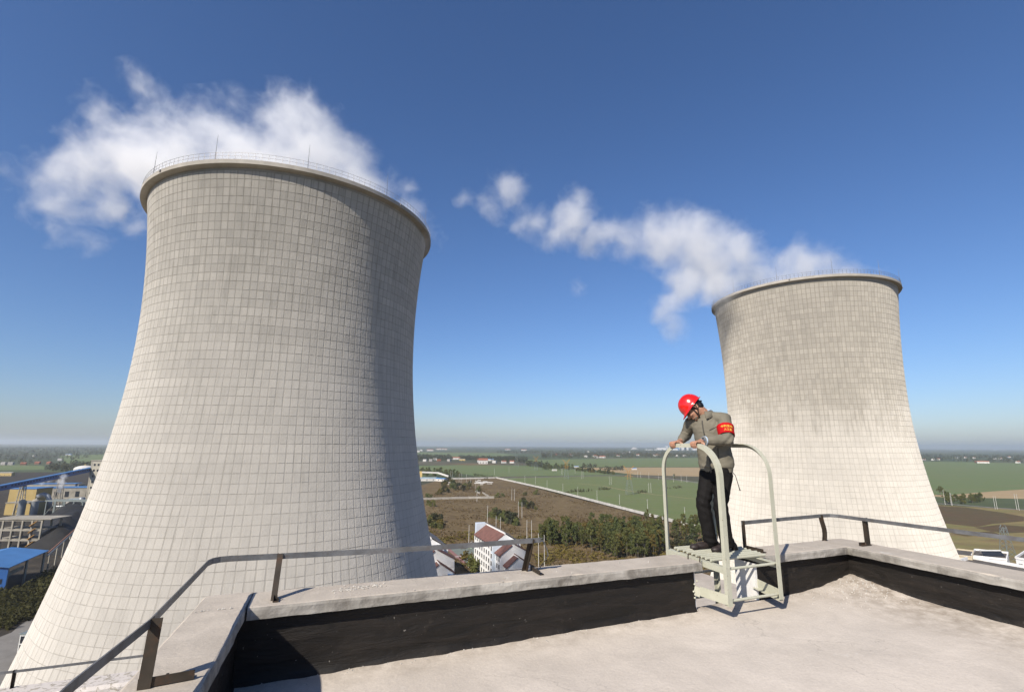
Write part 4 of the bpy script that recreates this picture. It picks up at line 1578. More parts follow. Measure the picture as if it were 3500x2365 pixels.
def scatter(poly_px, count, mind, rg):
    W = [on_z(*q) for q in poly_px]; poly = [(w.x, w.y) for w in W]
    xs = [w.x for w in W]; ys = [w.y for w in W]
    out = []
    for _ in range(count * 40):
        if len(out) >= count: break
        x, y = rg.uniform(min(xs), max(xs)), rg.uniform(min(ys), max(ys))
        if not inside(x, y, poly): continue
        if any((x - a.x) ** 2 + (y - a.y) ** 2 < mind * mind for a in out): continue
        out.append(Vector((x, y, 0)))
    return out


rg = random.Random(11)
for p in scatter([(1990, 1875), (2080, 1912), (2230, 1912), (2275, 1885), (2265, 1838), (2150, 1822), (2060, 1828), (1985, 1850)], 135, 2.3, rg):
    k_ = rg.uniform(.85, 1.2); yl = rg.random() < .22; hi = k_ > 1.03
    plant('poplar_tree', POP[4:] if yl else POP[:4], p, k_, ('tall ' if hi else 'lower ') + ('yellowing' if yl else 'dark green') + ' poplar in the dense plantation behind the parapet', 'tree', 'poplars of the dense plantation', rg)
for p in scatter([(1842, 1862), (1925, 1872), (1990, 1862), (1980, 1838), (1900, 1828), (1845, 1835)], 34, 2.6, rg):
    plant('poplar_tree', POP[:4], p, rg.uniform(.9, 1.15), 'dark poplar in the small clump beside the apartment block', 'tree', 'poplars beside the apartment block', rg)
for p in scatter([(2290, 1855), (2470, 1860), (2480, 1810), (2300, 1805)], 34, 3.2, rg):
    plant('poplar_tree', POP, p, rg.uniform(.8, 1.1), 'poplar in the thin grove past the boundary wall end', 'tree', 'poplars past the wall end', rg)
for p in scatter([(2200, 1800), (2280, 1815), (2275, 1790), (2210, 1780)], 7, 4, rg):
    plant('poplar_tree', POP, p, rg.uniform(.6, .8), 'thin bare-stemmed young poplar near the white boundary wall', 'tree', 'young poplars near the wall', rg)
for p in scatter([(2100, 1850), (2250, 1875), (2400, 1905), (2400, 1880), (2270, 1842), (2120, 1808), (2050, 1805)], 60, 3.2, rg):
    plant('shrub', BSH, p, rg.uniform(1.1, 1.8), 'leafy green shrub growing between the plantation rows', 'shrub', 'shrubs of the plantation', rg)
for p in scatter([(1672, 1768), (1765, 1800), (1770, 1780), (1690, 1745)], 40, 2.6, rg):
    plant('shrub', BSH[:1] + BSH[2:], p, rg.uniform(1.0, 1.6), 'dark green shrub in the clump on the brown field', 'shrub', 'shrub clump on the brown field', rg)
for p in scatter([(1770, 1728), (1830, 1745), (1832, 1735), (1780, 1715)], 18, 3, rg):
    plant('shrub', BSH[:1] + BSH[2:], p, rg.uniform(1.0, 1.5), 'shrub in the narrow green strip by the twin poles', 'shrub', 'shrubs by the twin poles', rg)
for p in scatter([(1460, 1800), (1510, 1810), (1505, 1780), (1462, 1775)], 22, 2.6, rg):
    plant('shrub', BSH, p, rg.uniform(1.0, 1.6), 'green shrub at the foot of the large cooling tower', 'shrub', 'shrubs at the tower foot', rg)
for p in scatter([(1500, 1690), (1560, 1680), (1630, 1690), (1640, 1670), (1560, 1650), (1530, 1640), (1500, 1665)], 34, 5, rg):
    plant('shrub', BSH, p, rg.uniform(1.3, 2.4), 'shrub around the ruined walls on the waste land', 'shrub', 'shrubs on the waste land', rg)
for q in ((1463, 1705), (1464, 1727), (1478, 1730), (1796, 1693), (1833, 1690), (1700, 1700), (1718, 1697)):
    plant('shrub', BSH[:1], on_z(*q), rg.uniform(1.4, 2.1), 'single round bush standing alone on the brown waste land', 'shrub', 'lone bushes on the waste land', rg)
for p in scatter([(1432, 1628), (1500, 1632), (1580, 1636), (1570, 1622), (1500, 1614), (1435, 1612)], 46, 7, rg):
    plant('broadleaf_tree', BRD, p, rg.uniform(.8, 1.25), 'broad dark tree in the grove by the sheds', 'tree', 'trees of the grove by the sheds', rg)
for p in scatter([(1858, 1606), (1890, 1608), (1960, 1606), (1957, 1600), (1862, 1598)], 26, 8, rg):
    plant('broadleaf_tree', BRD, p, rg.uniform(.9, 1.4), 'dark roadside tree near the small white sign', 'tree', 'roadside trees near the sign', rg)
for p in scatter([(1965, 1609), (2098, 1623), (2100, 1619), (1975, 1604)], 40, 6, rg):
    plant('shrub', BSH, p, rg.uniform(1.4, 2.2), 'hedge shrub along the ditch beside the stubble field', 'shrub', 'hedge shrubs along the ditch', rg)
for p in scatter([(3235, 1722), (3300, 1724), (3300, 1712), (3236, 1708)], 12, 6, rg) + scatter([(3315, 1720), (3360, 1716), (3352, 1708), (3318, 1710)], 9, 5, rg):
    plant('broadleaf_tree', BRD, p, rg.uniform(.7, 1.05), 'broad tree by the road beyond the farther tower', 'tree', 'trees by the road beyond the farther tower', rg)
plant('broadleaf_tree', BRD, on_z(2304, 1637), 1.0, 'lone tree at the roadside below the stubble field', 'tree', None, rg)
plant('broadleaf_tree', BRD, on_z(3216, 1692), 1.2, 'lone tree between wheat and stubble beside the farther tower', 'tree', None, rg)
for q in ((1615, 1937), (1622, 1943), (1634, 1950), (1641, 1953), (1628, 1955)):
    plant('shrub', BSH[:1], on_z(*q), rg.uniform(1.3, 1.8), 'clipped round bush along the apartment block path', 'shrub', 'bushes along the apartment path', rg)
plant('shrub', BSH[1:2], on_z(1601, 1930), 1.9, 'small yellow-green tree at the apartment block corner', 'shrub', None, rg)

# weeds that nobody could count
mb = MB()
rg = random.Random(3)
Wp = [(-140, 240), (40, 215), (150, 330), (120, 400), (20, 700), (-60, 700), (-130, 420)]
cnt = 0
while cnt < 9000:
    x, y = rg.uniform(-140, 150), rg.uniform(215, 700)
    if not inside(x, y, Wp): continue
    if rg.random() < .6 and y > 420: continue
    nz = mnoise.noise(Vector((x * .03, y * .03, 1))) + .4 * mnoise.noise(Vector((x * .12, y * .12, 1)))
    if nz < rg.uniform(-.3, .35): continue
    cnt += 1
    s = rg.uniform(.35, .9)
    for _ in range(2):
        leaf_quad(mb, Vector((x + rg.uniform(-.5, .5), y + rg.uniform(-.5, .5), s * .7)), s, rg)
tag(mb.build('dry_weeds', M_WEED, fix=False), 'tall dry weeds over the brown waste land', 'weeds', kind='stuff')
mb = MB()
for i in range(2600):
    x, y = rg.uniform(12, 95), rg.uniform(245, 345)
    nz = mnoise.noise(Vector((x * .05, y * .05, 8)))
    if nz < -.1: continue
    s = rg.uniform(.4, 1.0)
    for _ in range(3):
        leaf_quad(mb, Vector((x + rg.uniform(-.6, .6), y + rg.uniform(-.6, .6), s * .8)), s, rg)
for i in range(2600):
    x, y = rg.uniform(-70, 30), rg.uniform(248, 340)
    nz = mnoise.noise(Vector((x * .05, y * .05, 8)))
    if nz < -.05 or -40 < x < 12 and 205 < y < 300: continue
    s = rg.uniform(.4, 1.1)
    for _ in range(3):
        leaf_quad(mb, Vector((x + rg.uniform(-.6, .6), y + rg.uniform(-.6, .6), s * .8)), s, rg)
tag(mb.build('undergrowth', M_LEAF2, fix=False), 'yellow green undergrowth among the plantation trees', 'undergrowth', kind='stuff')


def wood(name, polys, label, n, h, rg, leaf=None, faces=14):
    """far-off belt of trees that reads as one mass"""
    m_ = MB()
    for poly, k in polys:
        for p in scatter(poly, k, 1.0, rg):
            hh = h * rg.uniform(.55, 1.15); w = hh * rg.uniform(.25, .42)
            for i in range(faces):
                t = rg.random()
                r = w * math.sin(math.pi * (.15 + .8 * t))
                a = rg.uniform(0, 6.28)
                leaf_quad(m_, p + Vector((r * math.cos(a), r * math.sin(a), hh * (.12 + .88 * t))), hh * .2, rg)
            m_.bar(p, p + Vector((0, 0, hh * .5)), .5)
    return tag(m_.build(name, leaf or M_LEAF3, fix=False), label, 'trees', kind='stuff')


rg = random.Random(21)
wood('distant_trees', [([(1415, 1577), (1545, 1575), (1545, 1562), (1415, 1560)], 330), ([(1570, 1572), (1650, 1574), (1800, 1584), (1800, 1570), (1570, 1565)], 480),
                       ([(1800, 1592), (1860, 1600), (1880, 1594), (1810, 1586)], 50)], 'belt of hazy trees around the village beyond the wheat', 0, 13, rg)
wood('distant_trees', [([(1850, 1567), (2560, 1563), (2560, 1550), (1850, 1553)], 1500), ([(1700, 1550), (2560, 1549), (2560, 1543), (1700, 1543)], 900)], 'long hazy belt of village trees below the horizon', 0, 14, rg)
wood('distant_trees', [([(1405, 1541), (2560, 1540), (2560, 1531), (1405, 1529)], 2600)], 'faint blue treeline just below the horizon', 0, 15, rg, faces=9)
wood('distant_trees', [([(1990, 1599), (2040, 1599), (2040, 1594), (1990, 1594)], 30), ([(2050, 1608), (2145, 1608), (2140, 1604), (2060, 1604)], 40)], 'small dark copse on the edge of the stubble field', 0, 9, rg)
wood('distant_trees', [([(3130, 1577), (3560, 1582), (3560, 1558), (3130, 1556)], 600), ([(3130, 1555), (3560, 1556), (3560, 1532), (3130, 1530)], 1600)], 'hazy village trees beyond the farther cooling tower', 0, 13, rg)
wood('distant_trees', [([(-60, 1590), (220, 1586), (260, 1570), (420, 1552), (420, 1530), (-60, 1530)], 1000), ([(-60, 1530), (420, 1530), (420, 1518), (-60, 1518)], 700), ([(150, 1603), (262, 1590), (420, 1595), (420, 1612), (150, 1612)], 160)], 'dark hazy trees behind the coal conveyor', 0, 13, rg)
wood('distant_trees', [([(1660, 1640), (1700, 1634), (1660, 1625), (1600, 1618)], 60)], 'dark reeds along the ditch behind the short white wall', 0, 3, rg)
wood('ditch_shrubs', [([(1932, 1686), (2022, 1680), (2022, 1675), (1932, 1681)], 34), ([(2040, 1676), (2085, 1674), (2085, 1671), (2040, 1673)], 14), ([(2180, 1686), (2215, 1684), (2215, 1680), (2180, 1681)], 16), ([(2275, 1672), (2330, 1668), (2330, 1664), (2275, 1667)], 16)], 'dark shrubs along the ditch crossing the wheat', 0, 3.2, rg)
mb = MB()
for i in range(26):
    p_ = on_z(rg.gauss(1655, 16), rg.gauss(1650, 3))
    w_ = rg.uniform(1, 4); mb.box(p_.x - w_, p_.x + w_, p_.y - 1.5, p_.y + 1.5, 0, rg.uniform(.3, 1.0))
tag(mb.build('rubble', simple('pale_rubble', (.7, .68, .64), .9, .1, .3)), 'pale rubble slabs scattered before the short white wall', 'rubble', kind='stuff')
# rough bank below the blue shed
mb = MB()
bank = [(on_z(*q).x, on_z(*q).y) for q in ((-90, 2140), (-90, 2030), (70, 2030), (160, 1965), (250, 1945), (150, 2110), (60, 2130), (30, 2155))]
xs = [q[0] for q in bank]; ys = [q[1] for q in bank]
k = 0
while k < 2200:
    x, y = rg.uniform(min(xs), max(xs)), rg.uniform(min(ys), max(ys))
    if not inside(x, y, bank): continue
    k += 1
    hh = rg.uniform(1.0, 4.2) * (1 + .5 * mnoise.noise(Vector((x * .08, y * .08, 0))))
    for _ in range(5):
        leaf_quad(mb, Vector((x + rg.uniform(-.8, .8), y + rg.uniform(-.8, .8), rg.uniform(.2, hh))), rg.uniform(.35, .8), rg)
tag(mb.build('shrub_bank', leaf_mat('bank_leaves', (.06, .07, .026)), fix=False), 'dark overgrown bank below the blue shed', 'shrubs', kind='stuff')

# ------------------------------------------------------------------ walls, poles and pylons on the plain
M_WALLW = simple('boundary_wall_render', (.66, .64, .59), .9, .12, .2)
M_WALLG = simple('grey_block_wall', (.42, .39, .34), .9, .15, .2)
M_POLE = simple('concrete_pole', (.66, .64, .6), .8, .1, .5)
M_PYL = simple('galvanised_lattice', (.3, .34, .33), .5, .1, .2, .4)
M_PYLO = simple('orange_lattice', (.5, .27, .07), .6, .1, .2)
M_BRICK = simple('bare_brick', (.3, .14, .09), .9, .15, .3)


def wall_run(name, pts, h, th, mat, label, step=4.0, cat='wall'):
    W = [on_z(*q) for q in pts]
    rt = root(name, W[0], label, cat)
    pm = MB(); pm.box(-step / 2 + .05, step / 2 - .05, -th / 2, th / 2, -.2, h)
    pm.box(step / 2 - .2, step / 2 + .2, -th * .8, th * .8, -.2, h + .12)
    me = pm.mesh('panel', mat)
    r_ = random.Random(len(pts) + int(h * 10))
    for a, b in zip(W, W[1:]):
        d = b - a; n = max(1, int(d.length / step)); ang = math.atan2(d.y, d.x)
        for i in range(n):
            c = a + d * ((i + .5) / n) - rt.location
            o = link('panel', me, rt, c, ang)
            o.scale = (d.length / n / step, 1, 1 + r_.uniform(-.06, .03))
    return rt


wall_run('boundary_wall', [(1695, 1634), (1850, 1669), (2000, 1707), (2150, 1746), (2260, 1774), (2342, 1796), (2430, 1816)], 2.3, .35, M_WALLW, 'long white boundary wall between brown waste land and green wheat', 5.0)
wall_run('boundary_wall', [(1510, 1638.5), (1694, 1634.5)], 2.2, .35, M_WALLW, 'short white wall closing the far side of the waste land', 6.0)
wall_run('block_wall', [(1440, 1708), (1520, 1706), (1600, 1704), (1688, 1703)], 2.2, .4, M_WALLG, 'low grey block wall with a crumbled middle on the waste land', 5.0)
wall_run('block_wall', [(1624, 1682), (1640, 1688)], 2.0, .4, M_WALLG, 'broken stub of grey wall among bushes', 4.0)
wall_run('block_wall', [(1649, 1686), (1671, 1700)], 2.0, .4, M_WALLG, 'leaning grey wall piece behind the low block wall', 4.0)


def pole_mesh(h):
    m_ = MB(); m_.tube([(0, 0, -.3), (0, 0, h)], [.18, .12], 8)
    return m_.mesh('pole', M_POLE)


PM = pole_mesh(12.0)


def pole(px, py, label, group, arm=True, sc_=1.0, name='utility_pole'):
    p = on_z(px, py)
    o = tag(empty(name, (p.x, p.y, 0), rng.uniform(-.3, .3)), label, 'pole', group)
    q = link('shaft', PM, o); q.scale = (1, 1, sc_)
    if arm:
        link('crossarm', ARM, o, (0, 0, 11.2 * sc_))
    return o


_m = MB(); _m.box(-.9, .9, -.06, .06, -.06, .06); _m.box(-.8, -.7, -.05, .05, .06, .3); _m.box(.7, .8, -.05, .05, .06, .3)
ARM = _m.mesh('crossarm', M_PYL)


def twin(x1, y1, x2, y2, label, sc_=1.0):
    a, b = on_z(x1, y1), on_z(x2, y2)
    o = tag(empty('twin_pole', (a.x, a.y, 0)), label, 'pole', 'twin pole frames')
    q = link('shaft', PM, o); q.scale = (1, 1, sc_)
    d = b - a
    q = link('shaft', PM, o, d); q.scale = (1, 1, sc_)
    m_ = MB(); m_.bar((0, 0, 10.6 * sc_), d + Vector((0, 0, 10.6 * sc_)), .12); m_.build('crossarm', M_PYL, o)
    return o


twin(1771.8, 1767, 1784, 1770, 'tall twin pole frame on the open brown field')
twin(1749, 1709, 1758, 1711, 'twin pole frame standing in low green plants')
twin(1626, 1671, 1634, 1671, 'twin pole frame in front of the short white wall', 1.25)
twin(1569, 1651, 1576, 1651, 'twin pole frame beside the grove and sheds', 1.2)
twin(1539, 1641, 1545, 1641, 'twin pole frame at the end of the short white wall', 1.25)
twin(2083, 1656, 2089.5, 1656, 'twin pole frame alone in the green wheat')
twin(2218, 1684, 2225.5, 1684, 'twin pole frame in wheat right of the orange pylon')
twin(1987.5, 1636, 1993, 1636, 'twin pole frame beside the country road', 1.15)
twin(1695, 1832, 1710, 1836, 'twin pole frame rising behind the apartment roof')
twin(1801, 1848, 1817, 1850, 'twin pole frame behind the bent rail end')
twin(1841, 1937, 1861, 1945, 'tall twin pole frame rising beside the bent rail end', 1.25)
twin(3200 + 55, 1727, 3200 + 52, 1726, 'twin pole frame at the road beyond the farther tower')
twin(3402, 1740, 3409, 1740, 'twin pole frame at the right hand road bend')
for q in ((1666, 1785), (1630, 1715), (1608, 1666), (1594, 1646), (1690, 1623), (1740, 1616)):
    pole(*q, 'single concrete pole on the waste land', 'single poles on the waste land')
for q in ((1870, 1666), (1924, 1680), (1975, 1693), (2041, 1708), (2118, 1724), (2214, 1744), (2342, 1776)):
    pole(*q, 'short concrete pole standing behind the long white wall', 'poles behind the long wall', True, .8)
for q in ((2180, 1633), (2190, 1634), (2218, 1638), (2251, 1640), (2302, 1647), (2329, 1648), (2348, 1650), (1923, 1623), (1919, 1621), (1966, 1619), (1794, 1651), (1830, 1655)):
    pole(*q, 'roadside pole along the country road', 'poles along the country road', True, .95)
for q in ((3484, 1744), (3476, 1742), (3231, 1725)):
    pole(*q, 'pole beside the road at the picture right', 'poles beside the far road', True, 1.2)
pole(1602, 1866, 'floodlight pole at the corner of the sports court', None, False, .95, 'floodlight_pole')


def pylon(px, py, h, half, label, orange=.45, group=None, horns=True):
    p = on_z(px, py)
    rt = root('pylon', (p.x, p.y, 0), label, 'pylon', group)
    def W(t): return half * (1 - t) ** 1.15 + .55
    n = 8
    m1, m2 = MB(), MB()
    for i in range(n):
        t0, t1 = i / n * .82, (i + 1) / n * .82
        tgt = m2 if t0 > orange else m1
        for sx in (-1, 1):
            for sy in (-1, 1):
                tgt.bar((sx * W(t0), sy * W(t0), t0 * h), (sx * W(t1), sy * W(t1), t1 * h), .17)
        for s in (-1, 1):
            tgt.bar((-W(t0), s * W(t0), t0 * h), (W(t1), s * W(t1), t1 * h), .085)
            tgt.bar((W(t0), s * W(t0), t0 * h), (-W(t1), s * W(t1), t1 * h), .085)
            tgt.bar((s * W(t0), -W(t0), t0 * h), (s * W(t1), W(t1), t1 * h), .085)
            tgt.bar((s * W(t0), W(t0), t0 * h), (s * W(t1), -W(t1), t1 * h), .085)
    part_top = M_PYLO if orange < .9 else M_PYL
    if m1.v: m1.build('lattice_base', M_PYL, rt, fix=False)
    if m2.v: m2.build('lattice_top', part_top, rt, fix=False)
    for z, l in ((.62, 5.0), (.76, 4.2)) if horns else ((.70, 1.6), (.8, 1.6)):
        for s in (-1, 1):
            m_ = MB()
            m_.bar((s * W(z) * .8, 0, z * h), (s * l, 0, z * h + .3), .2); m_.bar((s * W(z) * .8, 0, z * h + 1.6), (s * l, 0, z * h + .3), .2)
            m_.build('crossarm', part_top, rt, fix=False)
    for s in (-1, 1) if horns else ():
        m_ = MB()
        m_.bar((s * .6, 0, .8 * h), (s * 6.5, 0, 1.0 * h), .3); m_.bar((s * .5, 0, .86 * h), (s * 6.5, 0, 1.0 * h), .2)
        m_.bar((s * .6, 0, .82 * h), (s * 3.0, 0, .86 * h), .2); m_.bar((s * 3, 0, .86 * h), (s * 6.5, 0, 1.0 * h), .2)
        m_.build('horn_arm', part_top, rt, fix=False)
    return rt


pylon(2152, 1690, 33, 3.6, 'orange topped lattice pylon in the green wheat field')
pylon(1936, 1637, 33, 3.6, 'farther orange topped pylon near the small white sign')
pylon(1766, 1595, 32, 5.0, 'grey lattice pylon on the far wheat by the village', .95)
pylon(1832, 1607, 32, 3.6, 'faint distant pylon with orange arms behind the village', .6)
pylon(3452, 1935, 22, 2.0, 'slim grey lattice mast between the white flat roofed buildings', .95, None, False)

# ------------------------------------------------------------------ village houses
M_HW = simple('house_render', (.72, .7, .66), .85, .08, .2)
M_HG = simple('house_cement', (.46, .44, .41), .9, .12, .2)
M_HR = simple('house_red_tiles', (.36, .13, .075), .85, .15, .3)
M_HB = simple('blue_sheet_roof', (.1, .26, .55), .5, .1, .2)
M_HY = simple('yellow_render', (.62, .46, .18), .85, .1, .2)
M_DARK = simple('dark_glass', (.03, .035, .045), .2, .1, 1)


def house_mesh(w, d, h, rise, wall, roofm):
    m1 = MB(); m1.box(-w / 2, w / 2, -d / 2, d / 2, 0, h)
    for s in (-1, 1):
        m1.tri((s * w / 2, -d / 2, h), (s * w / 2, d / 2, h), (s * w / 2, 0, h + rise))
    m2 = MB()
    o = .4
    for s in (-1, 1):
        m2.hexa([(-w / 2 - o, s * (d / 2 + o), h - .25), (w / 2 + o, s * (d / 2 + o), h - .25), (w / 2 + o, 0, h + rise), (-w / 2 - o, 0, h + rise),
                 (-w / 2 - o, s * (d / 2 + o), h + .05), (w / 2 + o, s * (d / 2 + o), h + .05), (w / 2 + o, 0, h + rise + .3), (-w / 2 - o, 0, h + rise + .3)])
    m3 = MB()
    for i in range(3):
        x = -w / 2 + w * (i + .5) / 3
        m3.box(x - .7, x + .7, -d / 2 - .06, -d / 2 + .05, 1.1, 2.6)
    return m1.mesh('wall', wall), m2.mesh('roof', roofm), m3.mesh('window', M_DARK)


HM = {'wr': house_mesh(14, 8, 6, 2.4, M_HW, M_HR), 'wg': house_mesh(12, 9, 7, .6, M_HW, M_HG), 'gg': house_mesh(11, 9, 7.5, .5, M_HG, M_HG), 'br': house_mesh(12, 8, 5, 2.2, M_BRICK, M_HR),
      'lw': house_mesh(34, 10, 6, 2.5, M_HW, M_HR), 'wb': house_mesh(22, 12, 6, 1.6, M_HW, M_HB), 'y': house_mesh(26, 12, 7, 1.0, M_HY, M_HG)}
HL = {'wr': 'white walled house with red tiled roof', 'wg': 'white flat roofed farmhouse', 'gg': 'grey cement farmhouse', 'br': 'red brick house with red roof', 'lw': 'long white hall with red roof', 'wb': 'low white shed with blue roof', 'y': 'yellow rendered block'}


def house(px, py, k, where, sc_=1.0, rz=None, group=None):
    p = on_z(px, py)
    o = tag(empty('house', (p.x, p.y, 0), rng.uniform(-.5, .5) if rz is None else rz), HL[k] + ' ' + where, 'house', group)
    o.scale = (sc_,) * 3
    for n_, me in zip(('wall', 'roof', 'window'), HM[k]): link(n_, me, o)
    return o


for (x, y, k) in ((1453, 1577, 'wg'), (1472, 1577, 'gg'), (1487, 1573, 'wg'), (1500, 1577, 'br'), (1535, 1577, 'gg'), (1636, 1573, 'br'), (1676, 1575, 'wb'), (1640, 1580, 'wr'), (1690, 1582, 'wg'), (1722, 1583, 'wr'), (1750, 1583, 'wr')):
    house(x, y, k, 'in the village across the wheat', 1.0, None, 'houses of the village across the wheat')
house(1558, 1570, 'lw', 'at the village edge, the largest there', 1.1, .1)
house(1580, 1574, 'y', 'beside the long village hall', .8, .1)
house(1651, 1585, 'wr', 'alone before the dark field edge', 1.9, .15)
for (x, y, k) in ((2002, 1563, 'wg'), (2033, 1562, 'wr'), (2062, 1565, 'wr'), (2112, 1560, 'wr'), (2132, 1554, 'wg'), (2180, 1558, 'wr'), (2312, 1560, 'wg'), (2340, 1560, 'wg'), (2010, 1545, 'wg'), (1900, 1556, 'br'), (1950, 1558, 'wr'), (2150, 1546, 'wg'), (2400, 1556, 'wr')):
    house(x, y, k, 'among the trees of the far village', 1.25, None, 'houses of the far village')
house(2055, 1565, 'lw', 'standing tallest on the far village edge', 1.2, .2)
house(2245, 1558, 'lw', 'by the far village green', 1.1, .05)
for (x, y, k) in ((1440, 1541, 'wg'), (1470, 1541, 'lw'), (1500, 1537, 'lw'), (1520, 1537, 'lw'), (1430, 1545, 'wg'), (1735, 1538, 'lw'), (1790, 1540, 'lw')):
    house(x, y, k, 'on the hazy plain under the horizon', 1.7, .1, 'houses under the horizon')
for (x, y, k) in ((3158, 1574, 'wr'), (3190, 1573, 'wg'), (3206, 1572, 'wr'), (3270, 1566, 'wg'), (3300, 1566, 'wr'), (3340, 1582, 'br'), (3360, 1583, 'lw'), (3400, 1570, 'wg'), (3420, 1569, 'wr'), (3450, 1564, 'wr'), (3480, 1583, 'wr'), (3330, 1567, 'wr')):
    house(x, y, k, 'in the village beyond the farther tower', 1.0, None, 'houses beyond the farther tower')
for (x, y, k) in ((3260, 1538, 'wb'), (3310, 1533, 'lw'), (3340, 1533, 'lw'), (3400, 1539, 'wb'), (3430, 1539, 'wb')):
    house(x, y, k, 'in the hazy distance beyond the farther tower', 2.2, .1, 'sheds in the hazy distance')
for (x, y, k) in ((13, 1589, 'gg'), (37, 1589, 'gg'), (80, 1589, 'br'), (118, 1561, 'wg'), (92, 1546, 'wg'), (205, 1574, 'wg'), (168, 1586, 'br'), (235, 1556, 'wb'), (128, 1586, 'br')):
    house(x, y, k, 'in the village behind the conveyor', .9, None, 'houses behind the conveyor')
house(22, 1626, 'y', 'standing behind the coal conveyor', .75, .2)
house(2167, 1605, 'wb', 'beside the stubble field', .55, .1)
house(1970, 1597, 'wb', 'half hidden by roadside trees', .5, .1)
# small roadside sign
rt = root('field_sign', on_z(1895, 1612), 'small white sign board with dark lettering standing in the wheat', 'sign')
m_ = MB(); m_.box(-5.5, 5.5, -.12, .12, 2.0, 5.2); m_.build('board', M_HW, rt)
for x in (-5, 5):
    m_ = MB(); m_.box(x - .15, x + .15, -.1, .1, -.2, 2.1); m_.build('leg', M_PYL, rt)
for i in range(5):
    m_ = MB(); m_.box(-4.2 + i * 1.8, -3.2 + i * 1.8, -.16, -.12, 3.2, 4.2); m_.build('lettering', M_DARK, rt)
# sheds by the waste land
def shed(px, py, L, Wd, h, rise, wall, roofm, rz, label, name='shed'):
    p = on_z(px, py)
    o = tag(empty(name, (p.x, p.y, 0), rz), label, 'shed')
    for n_, me in zip(('wall', 'roof', 'window'), house_mesh(L, Wd, h, rise, wall, roofm)): link(n_, me, o)
    return o


M_LBR = simple('pale_blue_sheet', (.42, .52, .58), .5, .1, .2)
shed(1460, 1643, 30, 11, 4, 1.2, M_HW, M_LBR, .1, 'pale blue roofed shed beside the large tower')
shed(1503, 1644, 24, 6, 4, .8, M_HW, M_HB, -.6, 'bright blue roofed shed at the end of the sheds')
shed(1534, 1656, 16, 4, 3.2, .3, M_WALLG, M_WALLG, -.9, 'low grey ruin below the blue roofed shed')
rt = root('yellow_gate_wall', on_z(1437, 1638), 'yellow wall end with white coping beside the sheds', 'wall')
m_ = MB(); m_.box(-2.5, 2.5, -.3, .3, 0, 13); m_.build('wall', M_HY, rt)
m_ = MB(); m_.bar((2, 0, 11.5), (28, 3, 10.5), 1.2, 2.5); m_.bar((28, 3, 10.5), (48, -14, 6), 1.2, 2.5); m_.build('white_beam', M_HW, rt)

# ------------------------------------------------------------------ apartment blocks
M_APW = simple('apartment_white', (.95, .94, .92), .8, .05, .3)
M_APB = simple('apartment_pale_blue', (.68, .76, .86), .8, .05, .3)
M_APG = simple('apartment_pale_green', (.42, .55, .44), .8, .05, .3)
M_APR = simple('apartment_red_tiles', (.21, .1, .08), .8, .18, .6)
M_APS = simple('apartment_grey_slope', (.17, .165, .17), .8, .15, .3)
AD = Vector((.34, -.94, 0)).normalized(); AW = Vector((.94, .34, 0)).normalized()
_w = MB(); _w.box(-.75, .75, -.09, .09, -.9, .9); WIN_F = _w.mesh('window', M_APW)
_w = MB(); _w.box(-.66, -.04, -.03, .11, -.8, .8); _w.box(.04, .66, -.03, .11, -.8, .8); WIN_P = _w.mesh('pane', simple('window_glass', (.09, .1, .115), .25, .1, 1))


